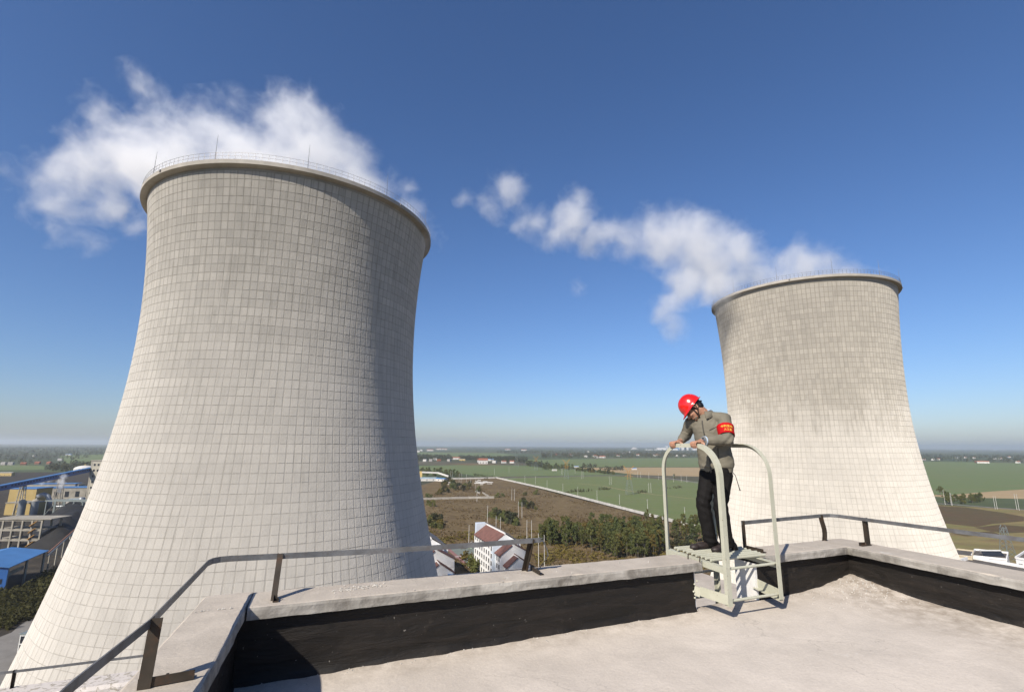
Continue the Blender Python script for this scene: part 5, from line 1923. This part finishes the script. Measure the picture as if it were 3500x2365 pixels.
def apartment(base, label, n_col=7, length=25.0):
    rt = root('apartment_block', base, label, 'building', 'apartment blocks below the roof')
    def L(a, w, z): return AD * a + AW * w + Vector((0, 0, z))
    def blk(name, a0, a1, w0, w1, z0, z1, mat):
        m_ = MB(); m_.hexa([L(a0, w0, z0), L(a1, w0, z0), L(a1, w1, z0), L(a0, w1, z0), L(a0, w0, z1), L(a1, w0, z1), L(a1, w1, z1), L(a0, w1, z1)])
        return m_.build(name, mat, rt)
    def gable(name, a0, a1, w0, w1, ze, zr, mat, wr=.5):
        """end wall triangle block"""
        wm = w0 + (w1 - w0) * wr
        m_ = MB()
        n0 = len(m_.v)
        m_.v += [tuple(L(a, w, z)) for a in (a0, a1) for w, z in ((w0, ze), (w1, ze), (wm, zr))]
        m_.f += [(0, 1, 2), (5, 4, 3), (0, 3, 4, 1), (1, 4, 5, 2), (2, 5, 3, 0)]; m_.m += [0] * 5
        return m_.build(name, mat, rt)
    def slope(name, a0, a1, w0, z0, w1, z1, mat, th=.35):
        m_ = MB()
        m_.hexa([L(a0, w0, z0), L(a1, w0, z0), L(a1, w1, z1), L(a0, w1, z1), L(a0, w0, z0 + th), L(a1, w0, z0 + th), L(a1, w1, z1 + th), L(a0, w1, z1 + th)])
        return m_.build(name, mat, rt)
    def win(a, w, z, face):
        """face 0: long facade looking to -w; 1: gable looking to +a"""
        o = link('window', WIN_F, rt, L(a, w, z), math.atan2(AD.y, AD.x) + (math.pi if face == 0 else math.pi / 2))
        link('pane', WIN_P, o)
        return o
    ln = length
    blk('wall', 0, ln, 0, 11, 0, 13.6, M_APW)
    gable('gable_wall', 0, ln, 0, 11, 13.6, 17.2, M_APW, .45)
    slope('roof', 1.2, ln, -.6, 13.3, 4.6, 16.9, M_APR)
    blk('clerestory', 1.5, ln, 4.6, 5.0, 16.6, 18.0, M_APW)
    slope('roof', -.4, ln + .2, 4.5, 18.0, 11.6, 13.4, M_APS)
    blk('end_bay', -1.4, 1.2, .6, 4.6, 0, 18.0, M_APB)
    blk('side_bay', -3.0, -.9, 2.0, 9.5, 0, 12.5, M_APW)
    for s in range(5):
        for c in range(n_col):
            win(2.6 + c * (ln - 4) / n_col, -.03, 1.9 + s * 2.65, 0)
    for s in range(4):
        win(-1.0, -.0 + .55, 3 + s * 3.2, 0)
    blk('stair_tower', ln, ln + 2.4, -.8, 9, 0, 14.6, M_APB)
    for s in range(5):
        win(ln + 1.2, -.84, 2.2 + s * 2.6, 0)
    blk('wing', ln + 2.4, ln + 8.6, .4, 11.4, 0, 11.6, M_APW)
    gable('wing_gable', ln + 2.4, ln + 8.6, .4, 11.4, 11.6, 15.2, M_APW, .42)
    slope('wing_roof', ln + 3, ln + 8.9, -.4, 11.2, 4.4, 14.6, M_APR)
    slope('wing_roof', ln + 2.4, ln + 9.0, 5.0, 15.3, 12.1, 11.3, M_APR)
    blk('porch', ln + 8.6, ln + 13.0, 1.6, 9.8, 0, 8.4, M_APW)
    gable('porch_gable', ln + 8.6, ln + 13.0, 1.6, 9.8, 8.4, 11.6, M_APW, .45)
    slope('porch_roof', ln + 9.0, ln + 13.3, .9, 8.0, 5.0, 11.1, M_APR)
    slope('porch_roof', ln + 8.6, ln + 13.4, 5.2, 11.7, 10.4, 8.2, M_APR)
    blk('green_panel', ln + 2.5, ln + 8.5, .3, .38, 0, 2.6, M_APG)
    for s in range(4):
        win(ln + 4.2, .36, 2.0 + s * 2.6, 0); win(ln + 6.6, .36, 2.0 + s * 2.6, 0)
    for s in range(3):
        win(ln + 10.8, 1.56, 2.0 + s * 2.6, 0)
    win(ln + 8.64, 10.4, 10.2, 1); win(ln + 8.64, 10.4, 7.4, 1); win(ln + 13.04, 8.9, 6.6, 1); win(ln + 13.04, 8.9, 3.6, 1)
    slope('canopy', ln + 13.0, ln + 14.2, 8.0, 8.1, 10.0, 7.7, M_HB, .15)
    return rt


AP1 = Vector((-17.2, 246.2, 0))
_a1 = apartment(AP1, 'white apartment block with red sloping roofs and pale blue stair tower beyond the parapet')
_o1 = on_z(1430 + 1740 / 4.648, 1750 + 600 / 4.648, 12.0); _o2 = on_z(1430 + 600 / 4.648, 1750 + 690 / 4.648, 12.0)
_dd = _o2 - _o1; _dd.z = 0
_a2 = apartment(AP1 + _dd, 'white gabled apartment block half hidden by the large cooling tower')
_a1.scale = _a2.scale = (1.13, 1.13, 1.1)

M_CG = simple('court_green', (.2, .23, .195), .8, .08, .3)
M_CR = simple('court_red', (.3, .15, .135), .8, .1, .3)
M_LINE = simple('court_line', (.7, .7, .68), .8, .05, 1)
for i, (a0, a1) in enumerate(((0, 21), (22.5, 44))):
    o0 = Vector((-14.0, 296, 0)) - AW * 23
    def LL(a, w): q = o0 + AD * a + AW * w; return (q.x, q.y)
    sheet('sports_court', [LL(a0 - 1, 0), LL(a1, 0), LL(a1, 26), LL(a0 - 1, 26)], .12, M_CR, px=False)
    sheet('sports_court', [LL(a0 + 1, 2), LL(a1 - 2, 2), LL(a1 - 2, 22), LL(a0 + 1, 22)], .15, M_CG, px=False)
    sheet('court_line', [LL(a1, 0), LL(a1 + 1.1, 0), LL(a1 + 1.1, 26), LL(a1, 26)], .18, M_LINE, px=False)
rt = root('basketball_stand', on_z(1608, 1874), 'white and green basketball stand on the sports court', 'basketball stand')
m_ = MB(); m_.tube([(0, 0, 0), (0, 0, 3.2), (.8, .2, 3.6)], .12, 6); m_.build('post', M_LINE, rt)
m_ = MB(); m_.box(.7, .8, -.9, .9, 3.0, 4.1); m_.build('backboard', M_LINE, rt)
m_ = MB(); m_.box(-1.2, .9, -.6, .6, 0, .5); m_.build('foot', M_APG, rt)

# ------------------------------------------------------------------ plant yard on the left
M_CONC = simple('frame_concrete', (.38, .35, .29), .9, .15, .2)
M_BLUE = simple('blue_sheet', (.035, .14, .42), .45, .1, .15)
M_BLUEL = simple('light_blue_sheet', (.075, .22, .5), .5, .08, .15)
M_YEL = simple('yellow_cladding', (.45, .33, .12), .6, .06, .2)
M_COAL = simple('coal', (.012, .0115, .0115), .8, .3, .3)
M_BEIGE = simple('beige_render', (.47, .44, .36), .85, .08, .15)
M_PIPE = simple('duct_steel', (.33, .35, .37), .45, .1, .3, .5)


def conv_pt(px, py, Y):
    d = ray(px, py); t = Y / d.y
    return CAMP + d * t


c0, c1 = conv_pt(-120, 1692, 360), conv_pt(318, 1603, 486)
rt = root('coal_conveyor', Vector((c0.x, c0.y, 0)), 'blue inclined coal conveyor gallery on lattice trestles', 'conveyor')
m_ = MB(); m_.bar(c0, c1, 3.2, 3.6); part(m_, 'gallery', M_BLUE, rt)
m_ = MB(); m_.bar(c0 + Vector((0, 0, 1.95)), c1 + Vector((0, 0, 1.95)), 3.8, .3); part(m_, 'gallery_roof', M_BLUEL, rt)
dv = (c1 - c0); sdv = Vector((dv.y, -dv.x, 0)).normalized()
for i in range(44):
    k = (i + .5) / 44
    if i % 11 == 0: continue
    m_ = MB(); q = c0.lerp(c1, k) + sdv * 1.62 + Vector((0, 0, .45)); m_.bar(q - dv.normalized() * .9, q + dv.normalized() * .9, .06, .9)
    part(m_, 'window', M_DARK, rt)
for k in (.385, .70, .06):
    q = c0.lerp(c1, k)
    m_ = MB()
    dn = Vector((dv.x, dv.y, 0)).normalized()
    for a in (-1, 1):
        for b in (-1, 1):
            m_.bar(Vector((q.x, q.y, 0)) + dn * a * 1.8 + sdv * b * 2.4, Vector((q.x, q.y, q.z - 1.8)) + dn * a * 1.0 + sdv * b * 1.3, .5)
    for j in range(6):
        z = q.z * j / 6
        for a in (-1, 1):
            w0 = 2.4 - 1.1 * j / 6; w1 = 2.4 - 1.1 * (j + 1) / 6
            m_.bar(Vector((q.x, q.y, z)) + dn * a * 1.5 + sdv * -w0, Vector((q.x, q.y, z + q.z / 6)) + dn * a * 1.5 + sdv * w1, .22)
            m_.bar(Vector((q.x, q.y, z)) + dn * a * 1.5 + sdv * w0, Vector((q.x, q.y, z)) + dn * a * 1.5 + sdv * -w0, .22)
    part(m_, 'trestle', M_CONC, rt)

b0 = conv_pt(286, 1740, 480); b0.z = 0
rt = root('transfer_tower', b0, 'tall beige transfer tower with small windows where the conveyor ends', 'building')
TWH = conv_pt(312, 1575, 480).z
m_ = MB(); m_.box(0, 16, 0, 14, 0, TWH); m_.build('wall', M_BEIGE, rt)
m_ = MB(); m_.box(-.5, 16.5, -.5, 14.5, TWH, TWH + .7); m_.build('roof', M_CONC, rt)
m_ = MB(); m_.box(-.12, 1.2, -.12, .0, 0, TWH); m_.build('corner_pier', M_CONC, rt)
for r_ in range(6):
    for c_ in range(4):
        m_ = MB(); x = 2.6 + c_ * 3.6; z = TWH - 4.5 - r_ * 5.2
        if z < 3 or (r_ > 1 and c_ % 2): continue
        m_.box(x, x + 1.7, -.1, .05, z, z + 2.0); m_.build('window', M_DARK, rt)
p = on_z(288, 1612)
rt = root('storage_dome', (p.x, p.y, 0), 'low white domed storage tank beside the transfer tower', 'tank')
m_ = MB(); m_.lathe([(17, 0), (17, 6), (16.4, 6.4)], 40); m_.build('drum', M_HW, rt)
m_ = MB(); m_.lathe([(17.3, 6.3), (15, 8.6), (11, 10.5), (6, 11.8), (0, 12.2)], 40); m_.build('dome', M_HW, rt, smooth=True)
m_ = MB(); m_.lathe([(1.5, 11.5), (1.5, 14), (0, 14.4)], 12); m_.build('vent', M_HY, rt)


def block(name, px, py, w, d, h, mat, label, rz=0.0, roofm=None, cat='building', rows=0, cols=0, winm=None):
    p = on_z(px, py)
    rt = tag(empty(name, (p.x, p.y, 0), rz), label, cat)
    m_ = MB(); m_.box(0, w, 0, d, 0, h); m_.build('wall', mat, rt)
    m_ = MB(); m_.box(-.4, w + .4, -.4, d + .4, h, h + .5); m_.build('roof', roofm or mat, rt)
    for r_ in range(rows):
        for c_ in range(cols):
            m_ = MB(); x = w * (c_ + .3) / cols; z = h * (r_ + .35) / rows
            m_.box(x, x + w / cols * .4, -.08, .05, z, z + h / rows * .4); m_.build('window', winm or M_DARK, rt)
    return rt


block('boiler_annex', 12, 1760, 21, 14, 9, M_YEL, 'lower yellow clad building under the conveyor', .05, M_CONC)
block('boiler_annex', 20, 1742, 22, 16, 17, M_YEL, 'upper yellow clad building with light blue roof behind the lower one', .05, M_BLUEL)
block('blue_roof_hall', 58, 1718, 60, 14, 13, M_CONC, 'long grey hall with light blue roof under the conveyor', .25, M_BLUEL, rows=1, cols=7)
block('blue_roof_hall', 84, 1695, 44, 12, 12, M_CONC, 'farther grey hall with light blue roof behind the steam', .25, M_BLUEL, rows=1, cols=5)
block('pump_house', 205, 1692, 17, 10, 11, M_BEIGE, 'plain beige block behind the small steam jets', .1, M_CONC)
block('low_store', 218, 1722, 34, 10, 3.5, M_HG, 'long low grey store before the transfer tower', .1, M_LBR)
# open concrete frame
p = on_z(-40, 1880)
rt = tag(empty('concrete_frame', (p.x, p.y, 0), .04), 'open concrete frame structure of stacked bays below the yellow building', 'structure')
FW, FD, FH = 25.0, 12.0, 15.5
for i in range(6):
    for j in range(2):
        m_ = MB(); x = FW * i / 5; y = FD * j; m_.box(x - .4, x + .4, y - .4, y + .4, 0, FH); m_.build('column', M_CONC, rt)
for k in range(1, 4):
    z = FH * k / 3.05
    m_ = MB(); m_.box(-.38, FW + .38, -.36, .36, z - .5, z + .4); m_.build('beam', M_CONC, rt)
    m_ = MB(); m_.box(-.3, FW + .3, .38, FD, z - .2, z + .1); m_.build('slab', M_CONC, rt)
m_ = MB(); m_.box(-.8, FW + 5, -.8, FD + .8, FH, FH + .4); m_.build('roof', M_CONC, rt)
for q in range(4):
    m_ = MB(); z = 2 + q * 3.4; m_.bar((FW - 5.5, -.9, z), (FW - 2.0, -.9, z + 2.6), .9, .25); m_.build('stair_flight', M_PYLO, rt)
# coal heap
mb = MB()
hp = [on_z(*q) for q in ((60, 1895), (150, 1770), (215, 1745), (330, 1745), (360, 1790), (300, 1900))]
cx_ = sum(q.x for q in hp) / 6; cy2 = sum(q.y for q in hp) / 6
poly = [(q.x, q.y) for q in hp]
GN_ = 44
x0, x1 = min(q[0] for q in poly), max(q[0] for q in poly); y0, y1 = min(q[1] for q in poly), max(q[1] for q in poly)
for j in range(GN_ + 1):
    for i in range(GN_ + 1):
        x = x0 + (x1 - x0) * i / GN_; y = y0 + (y1 - y0) * j / GN_
        dx = min(abs(x - poly[a][0]) ** 2 + abs(y - poly[a][1]) ** 2 for a in range(6)) ** .5
        ins = inside(x, y, poly)
        dmin = 1e9
        for a in range(6):
            A_, B_ = Vector(poly[a]), Vector(poly[(a + 1) % 6]); t = max(0, min(1, (Vector((x, y)) - A_).dot(B_ - A_) / (B_ - A_).length_squared))
            dmin = min(dmin, (A_.lerp(B_, t) - Vector((x, y))).length)
        z = min(11, dmin * .8) * (1 + .35 * mnoise.noise(Vector((x * .06, y * .06, 4)))) if ins else -.5
        mb.v.append((x, y, z))
for j in range(GN_):
    for i in range(GN_):
        a = j * (GN_ + 1) + i
        mb.f.append((a, a + 1, a + GN_ + 2, a + GN_ + 1)); mb.m.append(0)
tag(mb.build('coal_heap', M_COAL, smooth=True), 'broad black coal heap behind the blue shed', 'coal', kind='stuff')
# duct
p = on_z(112, 1752)
rt = root('flue_duct', (p.x, p.y, 0), 'curved grey steel duct bending over beside the yellow building', 'duct')
m_ = MB(); m_.tube([(0, 0, 0), (0, 0, 9), (2, 0, 13), (6, 0, 14.5), (10, 0, 13), (12, 0, 9), (13, 0, 3)], 1.7, 12); m_.build('pipe', M_PIPE, rt, smooth=True)
m_ = MB(); m_.tube([(-4, 2, 4), (16, 2, 4.5), (40, 3, 6)], 1.0, 10); m_.build('pipe', M_PIPE, rt, smooth=True)
m_ = MB(); m_.lathe([(2.2, 0), (2.2, 12), (0, 12.6)], 14, (38, 0, 0)); m_.build('silo', M_PIPE, rt, smooth=True)
p = on_z(150, 1768)
rt = root('crane_gantry', (p.x, p.y, 0), 'dark steel gantry with braces between coal heap and ducts', 'gantry')
for i in range(7):
    for j in (0, 1):
        m_ = MB(); m_.bar((i * 7.0, j * 7.0, 0), (i * 7.0, j * 7.0, 12), .6); m_.build('column', M_PYL, rt)
for j in (0, 1):
    m_ = MB(); m_.bar((-1, j * 7.0, 12.2), (43, j * 7.0, 12.2), .8, 1.0); m_.build('girder', M_PYL, rt)
    for i in range(6):
        m_ = MB(); m_.bar((i * 7.0, j * 7.0, 2), (i * 7.0 + 7, j * 7.0, 11), .25); m_.build('brace', M_PYL, rt)
for q, (dx, dy, rr, hh) in enumerate(((-24, 6, 2.4, 11), (-17, 9, 2.4, 11), (56, 6, 3.2, 9), (66, 10, 2.0, 16))):
    o_ = root('silo', (p.x + dx, p.y + dy, 0), ('twin grey silo beside the ducts', 'twin grey silo beside the ducts', 'squat grey tank past the gantry', 'slim tall silo past the squat tank')[q], 'silo', 'twin silos' if q < 2 else None)
    m_ = MB(); m_.lathe([(rr, 0), (rr, hh)], 18); m_.build('shell', M_PIPE, o_, smooth=True)
    m_ = MB(); m_.lathe([(rr * 1.05, hh), (rr * .5, hh + 1.2), (0, hh + 1.5)], 18); m_.build('cap', M_CONC, o_, smooth=True)
# blue shed in front
pn, pf = on_z(12, 2032), on_z(141, 1972)
dn = (pf - pn).normalized(); sn = Vector((-dn.y, dn.x, 0))          # to the left
Ls = (pf - pn).length
rt = root('blue_shed', Vector((pn.x, pn.y, 0)), 'bright blue open sided shed with light blue roof', 'shed')
def SB(a, w, z): return dn * a + sn * w + Vector((0, 0, z))
m_ = MB(); m_.hexa([SB(0, 0, 0), SB(0, 22, 0), SB(.3, 22, 0), SB(.3, 0, 0), SB(0, 0, 9.6), SB(0, 22, 9.6), SB(.3, 22, 9.6), SB(.3, 0, 9.6)]); m_.build('end_wall', M_BLUE, rt)
m_ = MB(); m_.hexa([SB(-.8, -.6, 9.5), SB(Ls + 1, -.6, 10.3), SB(Ls + 1, 12, 12.4), SB(-.8, 12, 11.7), SB(-.8, -.6, 9.75), SB(Ls + 1, -.6, 10.55), SB(Ls + 1, 12, 12.65), SB(-.8, 12, 11.95)]); m_.build('roof', M_BLUEL, rt)
m_ = MB(); m_.hexa([SB(-.8, 24, 9.5), SB(Ls + 1, 24, 10.3), SB(Ls + 1, 12.1, 12.4), SB(-.8, 12.1, 11.7), SB(-.8, 24, 9.75), SB(Ls + 1, 24, 10.55), SB(Ls + 1, 12.1, 12.65), SB(-.8, 12.1, 11.95)]); m_.build('roof', M_BLUEL, rt)
for a in (0.6, Ls * .5, Ls):
    m_ = MB(); q = SB(a, .3, 0); m_.bar(q, q + Vector((0, 0, 9.9)), .6); m_.build('post', M_PYL, rt)
m_ = MB(); m_.hexa([SB(0, 21.7, 0), SB(Ls, 21.7, 0), SB(Ls, 22, 0), SB(0, 22, 0), SB(0, 21.7, 9.6), SB(Ls, 21.7, 9.9), SB(Ls, 22, 9.9), SB(0, 22, 9.6)]); m_.build('back_wall', M_BLUE, rt)
m_ = MB(); m_.hexa([SB(-.05, 1.2, 3.8), SB(-.05, 3.4, 3.8), SB(0, 3.4, 3.8), SB(0, 1.2, 3.8), SB(-.05, 1.2, 5.6), SB(-.05, 3.4, 5.6), SB(0, 3.4, 5.6), SB(0, 1.2, 5.6)]); m_.build('window', M_DARK, rt)
m_ = MB(); m_.bar(SB(3, 5, 4.5), SB(Ls - 2, 6, 4.8), .6, 1.3); m_.build('inner_beam', M_CONC, rt)
# pipe rack behind it
pa, pb = on_z(150, 1968), on_z(245, 1870)
rt = root('pipe_rack', Vector((pa.x, pa.y, 0)), 'red brown pipe rack running behind the blue shed to the tower', 'pipe rack')
for k, z in enumerate((8.2, 9.2)):
    m_ = MB(); m_.tube([Vector((0, 0, z)), pb - pa + Vector((0, 0, z))], .35, 8); m_.build('pipe', M_BRICK if k else M_PIPE, rt)
for k in range(4):
    m_ = MB(); q = (pb - pa) * ((k + .3) / 4); m_.bar(q, q + Vector((0, 0, 8.5)), .4); m_.build('post', M_CONC, rt)
# white gantry by the plant road
p = on_z(55, 2262)
rt = root('entrance_gantry', (p.x, p.y, 0), 'white framed glazed kiosk beside the plant road at the tower foot', 'kiosk')
m_ = MB(); m_.box(0, 7, 0, 4, 0, 6.2); m_.build('wall', M_DARK, rt)
for x in (-.12, 3.4, 6.9):
    for y in (-.12, 3.9):
        m_ = MB(); m_.box(x, x + .22, y, y + .22, 0, 6.6); m_.build('post', M_LINE, rt)
for z in (0.6, 2.4, 4.2, 6.2):
    m_ = MB(); m_.box(-.13, 7.13, -.14, -.04, z, z + .22); m_.build('rail', M_LINE, rt)
m_ = MB(); m_.box(-.3, 7.3, -.3, 4.3, 6.6, 6.85); m_.build('roof', M_PYL, rt)

# ------------------------------------------------------------------ white flat roofed buildings on the right
M_FLAT = simple('flat_roof_felt', (.13, .115, .1), .9, .2, .3)


def flat_block(cs, h, label, par=1.0, mat=None, rows=2, cols=3):
    """cs: three roof-edge corners as pixels at height h (front left, front right, back right)"""
    A_, B_, C_ = [on_z(*q, h) for q in cs]
    A_.z = B_.z = C_.z = 0
    D_ = A_ + (C_ - B_)
    rt = root('flat_roof_building', A_, label, 'building')
    P_ = [A_, B_, C_, D_]
    m_ = MB(); m_.hexa([q for q in P_] + [q + Vector((0, 0, h - par)) for q in P_]); part(m_, 'wall', mat or M_APW, rt)
    for a, b in zip(P_, P_[1:] + P_[:1]):
        m_ = MB(); d = (b - a).normalized() * .15
        m_.bar(a + d + Vector((0, 0, h - par / 2)), b - d + Vector((0, 0, h - par / 2)), .4, par); part(m_, 'parapet', mat or M_APW, rt)
    m_ = MB(); m_.quad(*[q.lerp((A_ + C_) / 2, .02) + Vector((0, 0, h - par + .03)) for q in P_]); part(m_, 'roof', M_FLAT, rt)
    d = (B_ - A_); rz = math.atan2(d.y, d.x); n_ = Vector((d.y, -d.x, 0)).normalized()
    for r_ in range(rows):
        for c_ in range(cols):
            q = A_ + d * ((c_ + .5) / cols) + n_ * .02 + Vector((0, 0, (h - par) * (r_ + .55) / rows)) - A_
            o = link('window', WIN_F, rt, q, rz + math.pi)
            link('pane', WIN_P, o)
    return rt


flat_block([(3225, 1925), (3560, 1990), (3640, 1955)], 9, 'broad white building with dark flat roof just past the coping', 1.2)
flat_block([(3262, 1893), (3322, 1900), (3328, 1880)], 9.5, 'small cream building with dark roof at the farther tower foot', .6, simple('cream_render', (.68, .58, .42), .8, .06, .3), 2, 2)
f3 = flat_block([(3320, 1896), (3440, 1908), (3445, 1885)], 9.0, 'low white building carrying a dark water heater', .8)
p = on_z(3392, 1893, 9.0)
rt = root('solar_heater', (p.x, p.y, 8.2), 'dark solar water heater with white tank on the low white roof', 'solar heater')
m_ = MB(); m_.hexa([(-4.5, -1.2, 0), (4.5, -1.2, 0), (4.5, .6, 1.9), (-4.5, .6, 1.9), (-4.5, -1.2, .2), (4.5, -1.2, .2), (4.5, .6, 2.1), (-4.5, .6, 2.1)]); m_.build('collector', M_DARK, rt)
m_ = MB(); m_.tube([(-4.6, .8, 2.1), (4.6, .8, 2.1)], .4, 10); m_.build('tank', M_LINE, rt)
for x in (-4, 0, 4):
    m_ = MB(); m_.bar((x, .6, 0), (x, .7, 2), .12); m_.build('leg', M_PYL, rt)
flat_block([(3470, 1902), (3600, 1925), (3640, 1890)], 11.5, 'white two storey building with dark window beside the lattice mast', .8, None, 2, 4)

# ------------------------------------------------------------------ distant works under the horizon
M_FAR = simple('distant_white_sheet', (.8, .8, .8), .7, .03, .01)
p = on_z(2250, 1538)
rt = root('distant_factory', (p.x, p.y, 0), 'tiny white factory with stacks glinting below the horizon', 'factory')
sx = p.y / FPX
for (a, w, h, y, m2) in ((-45, 30, 2, 0, 0), (-20, 14, 2, 0, 0), (10, 34, 7, 40, 0), (52, 22, 5, 0, 0), (72, 14, 8, 20, 1), (98, 26, 10, 30, 0), (108, 8, 15, 30, 0), (130, 18, 6, 0, 0), (155, 34, 3, 0, 0), (40, 2, 14, 20, 0), (86, 2, 19, 20, 0)):
    m_ = MB(); m_.box(a * sx * .9, (a + w) * sx * .9, y * 4, y * 4 + 60, 0, h * sx * 1.05)
    m_.build('stack' if w < 4 else 'hall', M_HB if m2 else M_FAR, rt)
p = on_z(2168, 1536)
mb = MB(); mb.lathe([(62, 0), (34, 22), (12, 34), (0, 36)], 20, (p.x, p.y, 0))
tag(mb.build('spoil_heap', M_HG, smooth=True), 'pale grey spoil heap beside the distant factory', 'spoil heap')

# ------------------------------------------------------------------ steam from the towers
def steam(name, label, Y, blobs, dens, nscale, seed, warp=1.0, step=.11, voxel=1.1, amp=3.9):
    """cloud built from overlapping puffs (pixel x, y, radius px, depth offset, weight) at distance Y"""
    C = []
    for (x, y, r, dy, w) in blobs:
        q = conv_pt(x, y, Y + dy)
        dep = (q - CAMP).dot(_fw)
        C.append((q, r * dep / FPX, w))
    t = NT(name)
    t.t.nodes.remove(t.b)
    p = t.pos()
    wrp = t.n('VectorMath', operation='MULTIPLY_ADD')
    t.set(wrp, 0, t.noise(p, nscale * .5, 3, .6, 0, out=1)); t.set(wrp, 1, (warp * 9,) * 3); t.set(wrp, 2, p)
    sub = t.n('VectorMath', operation='SUBTRACT'); t.set(sub, 0, wrp.outputs[0]); t.set(sub, 1, (warp * 4.5,) * 3)
    pw = sub.outputs[0]
    acc = None
    for q, r, w in C:
        d = t.n('VectorMath', operation='DISTANCE'); t.set(d, 0, pw); t.set(d, 1, tuple(q))
        s = t.math('MULTIPLY_ADD', d.outputs['Value'], -w / r, w)
        if acc is None: acc = s
        else:
            acc = t.math('SMOOTH_MAX', acc, s, .12)
    n = t.noise(pw, nscale, 8, .62, 0)
    f = t.math('ADD', t.math('MULTIPLY', acc, 1.35), t.math('MULTIPLY', t.math('SUBTRACT', n, .5), amp))
    f = t.math('ADD', f, .05)
    den = t.math('MULTIPLY', t.math('POWER', t.mapr(f, 0, 1.0, 0, 1), 1.7), dens)
    pv = t.n('VolumePrincipled')
    t.set(pv, 'Color', (1, 1, 1, 1)); t.set(pv, 'Density', den); t.set(pv, 'Anisotropy', .2)
    t.t.links.new(pv.outputs[0], t.out.inputs['Volume'])
    t.mat.cycles.volume_step_rate = step
    # hull: union of the puffs a little inflated
    bm = bmesh.new()
    for q, r, w in C:
        m = Matrix.Translation(q) @ Matrix.Diagonal((1, 1, 1, 1))
        bmesh.ops.create_icosphere(bm, subdivisions=2, radius=r * 1.22 + 1.0, matrix=m)
    me = bpy.data.meshes.new(name); bm.to_mesh(me); bm.free()
    tmp = bpy.data.objects.new(name + '_tmp', me); COL.objects.link(tmp)
    md = tmp.modifiers.new('r', 'REMESH'); md.mode = 'VOXEL'; md.voxel_size = voxel
    dg = bpy.context.evaluated_depsgraph_get(); dg.update()
    me2 = bpy.data.meshes.new_from_object(tmp.evaluated_get(dg)); me2.name = name
    bpy.data.objects.remove(tmp)
    me2.materials.clear(); me2.materials.append(t.mat)
    o = link(name, me2)
    return tag(o, label, 'steam', kind='stuff')


steam('steam_plume', 'large white steam plume drifting from the near cooling tower', 92, [
    (1003, 520, 190, 4, 1), (1124, 612, 170, 2, 1), (1245, 672, 135, 0, 1), (1375, 745, 100, 0, .8), (823, 545, 195, 6, 1), (642, 545, 180, 4, 1), (461, 565, 165, 4, 1), (299, 602, 140, 4, .9), (208, 690, 90, 4, .7), (371, 700, 95, 4, .8),
    (461, 735, 65, 4, .6), (1034, 400, 100, 4, .9), (702, 430, 100, 4, .9), (473, 290, 66, 4, .72), (345, 379, 76, 4, .72), (545, 345, 62, 4, .68), (1064, 325, 40, 4, .6), (1389, 630, 50, 0, .6), (20, 590, 50, 4, .5), (330, 830, 60, 4, .45), (180, 760, 70, 4, .5), (1440, 830, 70, 0, .7), (900, 600, 190, 10, 1), (560, 620, 150, 0, 1)], .14, .14, 1)
steam('steam_plume', 'long white steam plume trailing away from the farther cooling tower', 140, [
    (2877, 950, 90, 2, 1), (2739, 932, 111, 0, 1), (2602, 945, 113, 0, 1), (2498, 890, 136, -2, 1), (2395, 872, 147, -4, 1), (2292, 824, 127, -4, 1), (2223, 789, 85, -4, 1), (2347, 968, 96, -6, 1), (2440, 975, 96, -8, 1), (2292, 1040, 73, -6, 0.672),
    (2326, 1120, 56, -6, 0.56), (2140, 800, 66, -4, 0.84), (2051, 812, 79, -4, 0.896), (1968, 755, 93, -4, 1), (1905, 800, 75, -4, 0.896), (1982, 675, 54, -4, 0.784), (1727, 640, 77, -4, 0.7616), (1679, 707, 63, -4, 0.7392), (1780, 745, 66, -4, 0.6944), (1600, 680, 43, -4, 0.672),
    (2725, 855, 56, 0, 0.672), (2850, 890, 52, 0, 0.672), (2985, 945, 45, 2, 0.672), (1968, 985, 30, -4, .4), (2160, 820, 78, -4, .95), (2100, 795, 66, -4, .9), (1850, 765, 62, -4, .8)], .13, .125, 2, amp=3.2)
steam('steam_jet', 'small white steam jets rising beside the conveyor trestle', 436, [
    (211, 1645, 17, 0, 1), (207, 1662, 14, 0, 1), (216, 1632, 14, 0, .8), (205, 1677, 9, 0, .9), (143, 1653, 9, 0, .9), (146, 1646, 7, 0, .7), (170, 1640, 12, 4, .6)], .3, .3, 3, .25, .3, .6)

# ------------------------------------------------------------------ the hazy air over the plain
t = NT('haze')
t.t.nodes.remove(t.b)
pv = t.n('VolumePrincipled')
t.set(pv, 'Color', (.91, .96, 1.0, 1)); t.set(pv, 'Density', 0.9e-4); t.set(pv, 'Anisotropy', .35)
t.t.links.new(pv.outputs[0], t.out.inputs['Volume'])
mb = MB(); mb.box(-27000, 27000, -27000, 27000, -1.5, 150)
tag(mb.build('haze', t.mat, fix=True), 'thin pale haze lying over the plain', 'haze', kind='stuff')
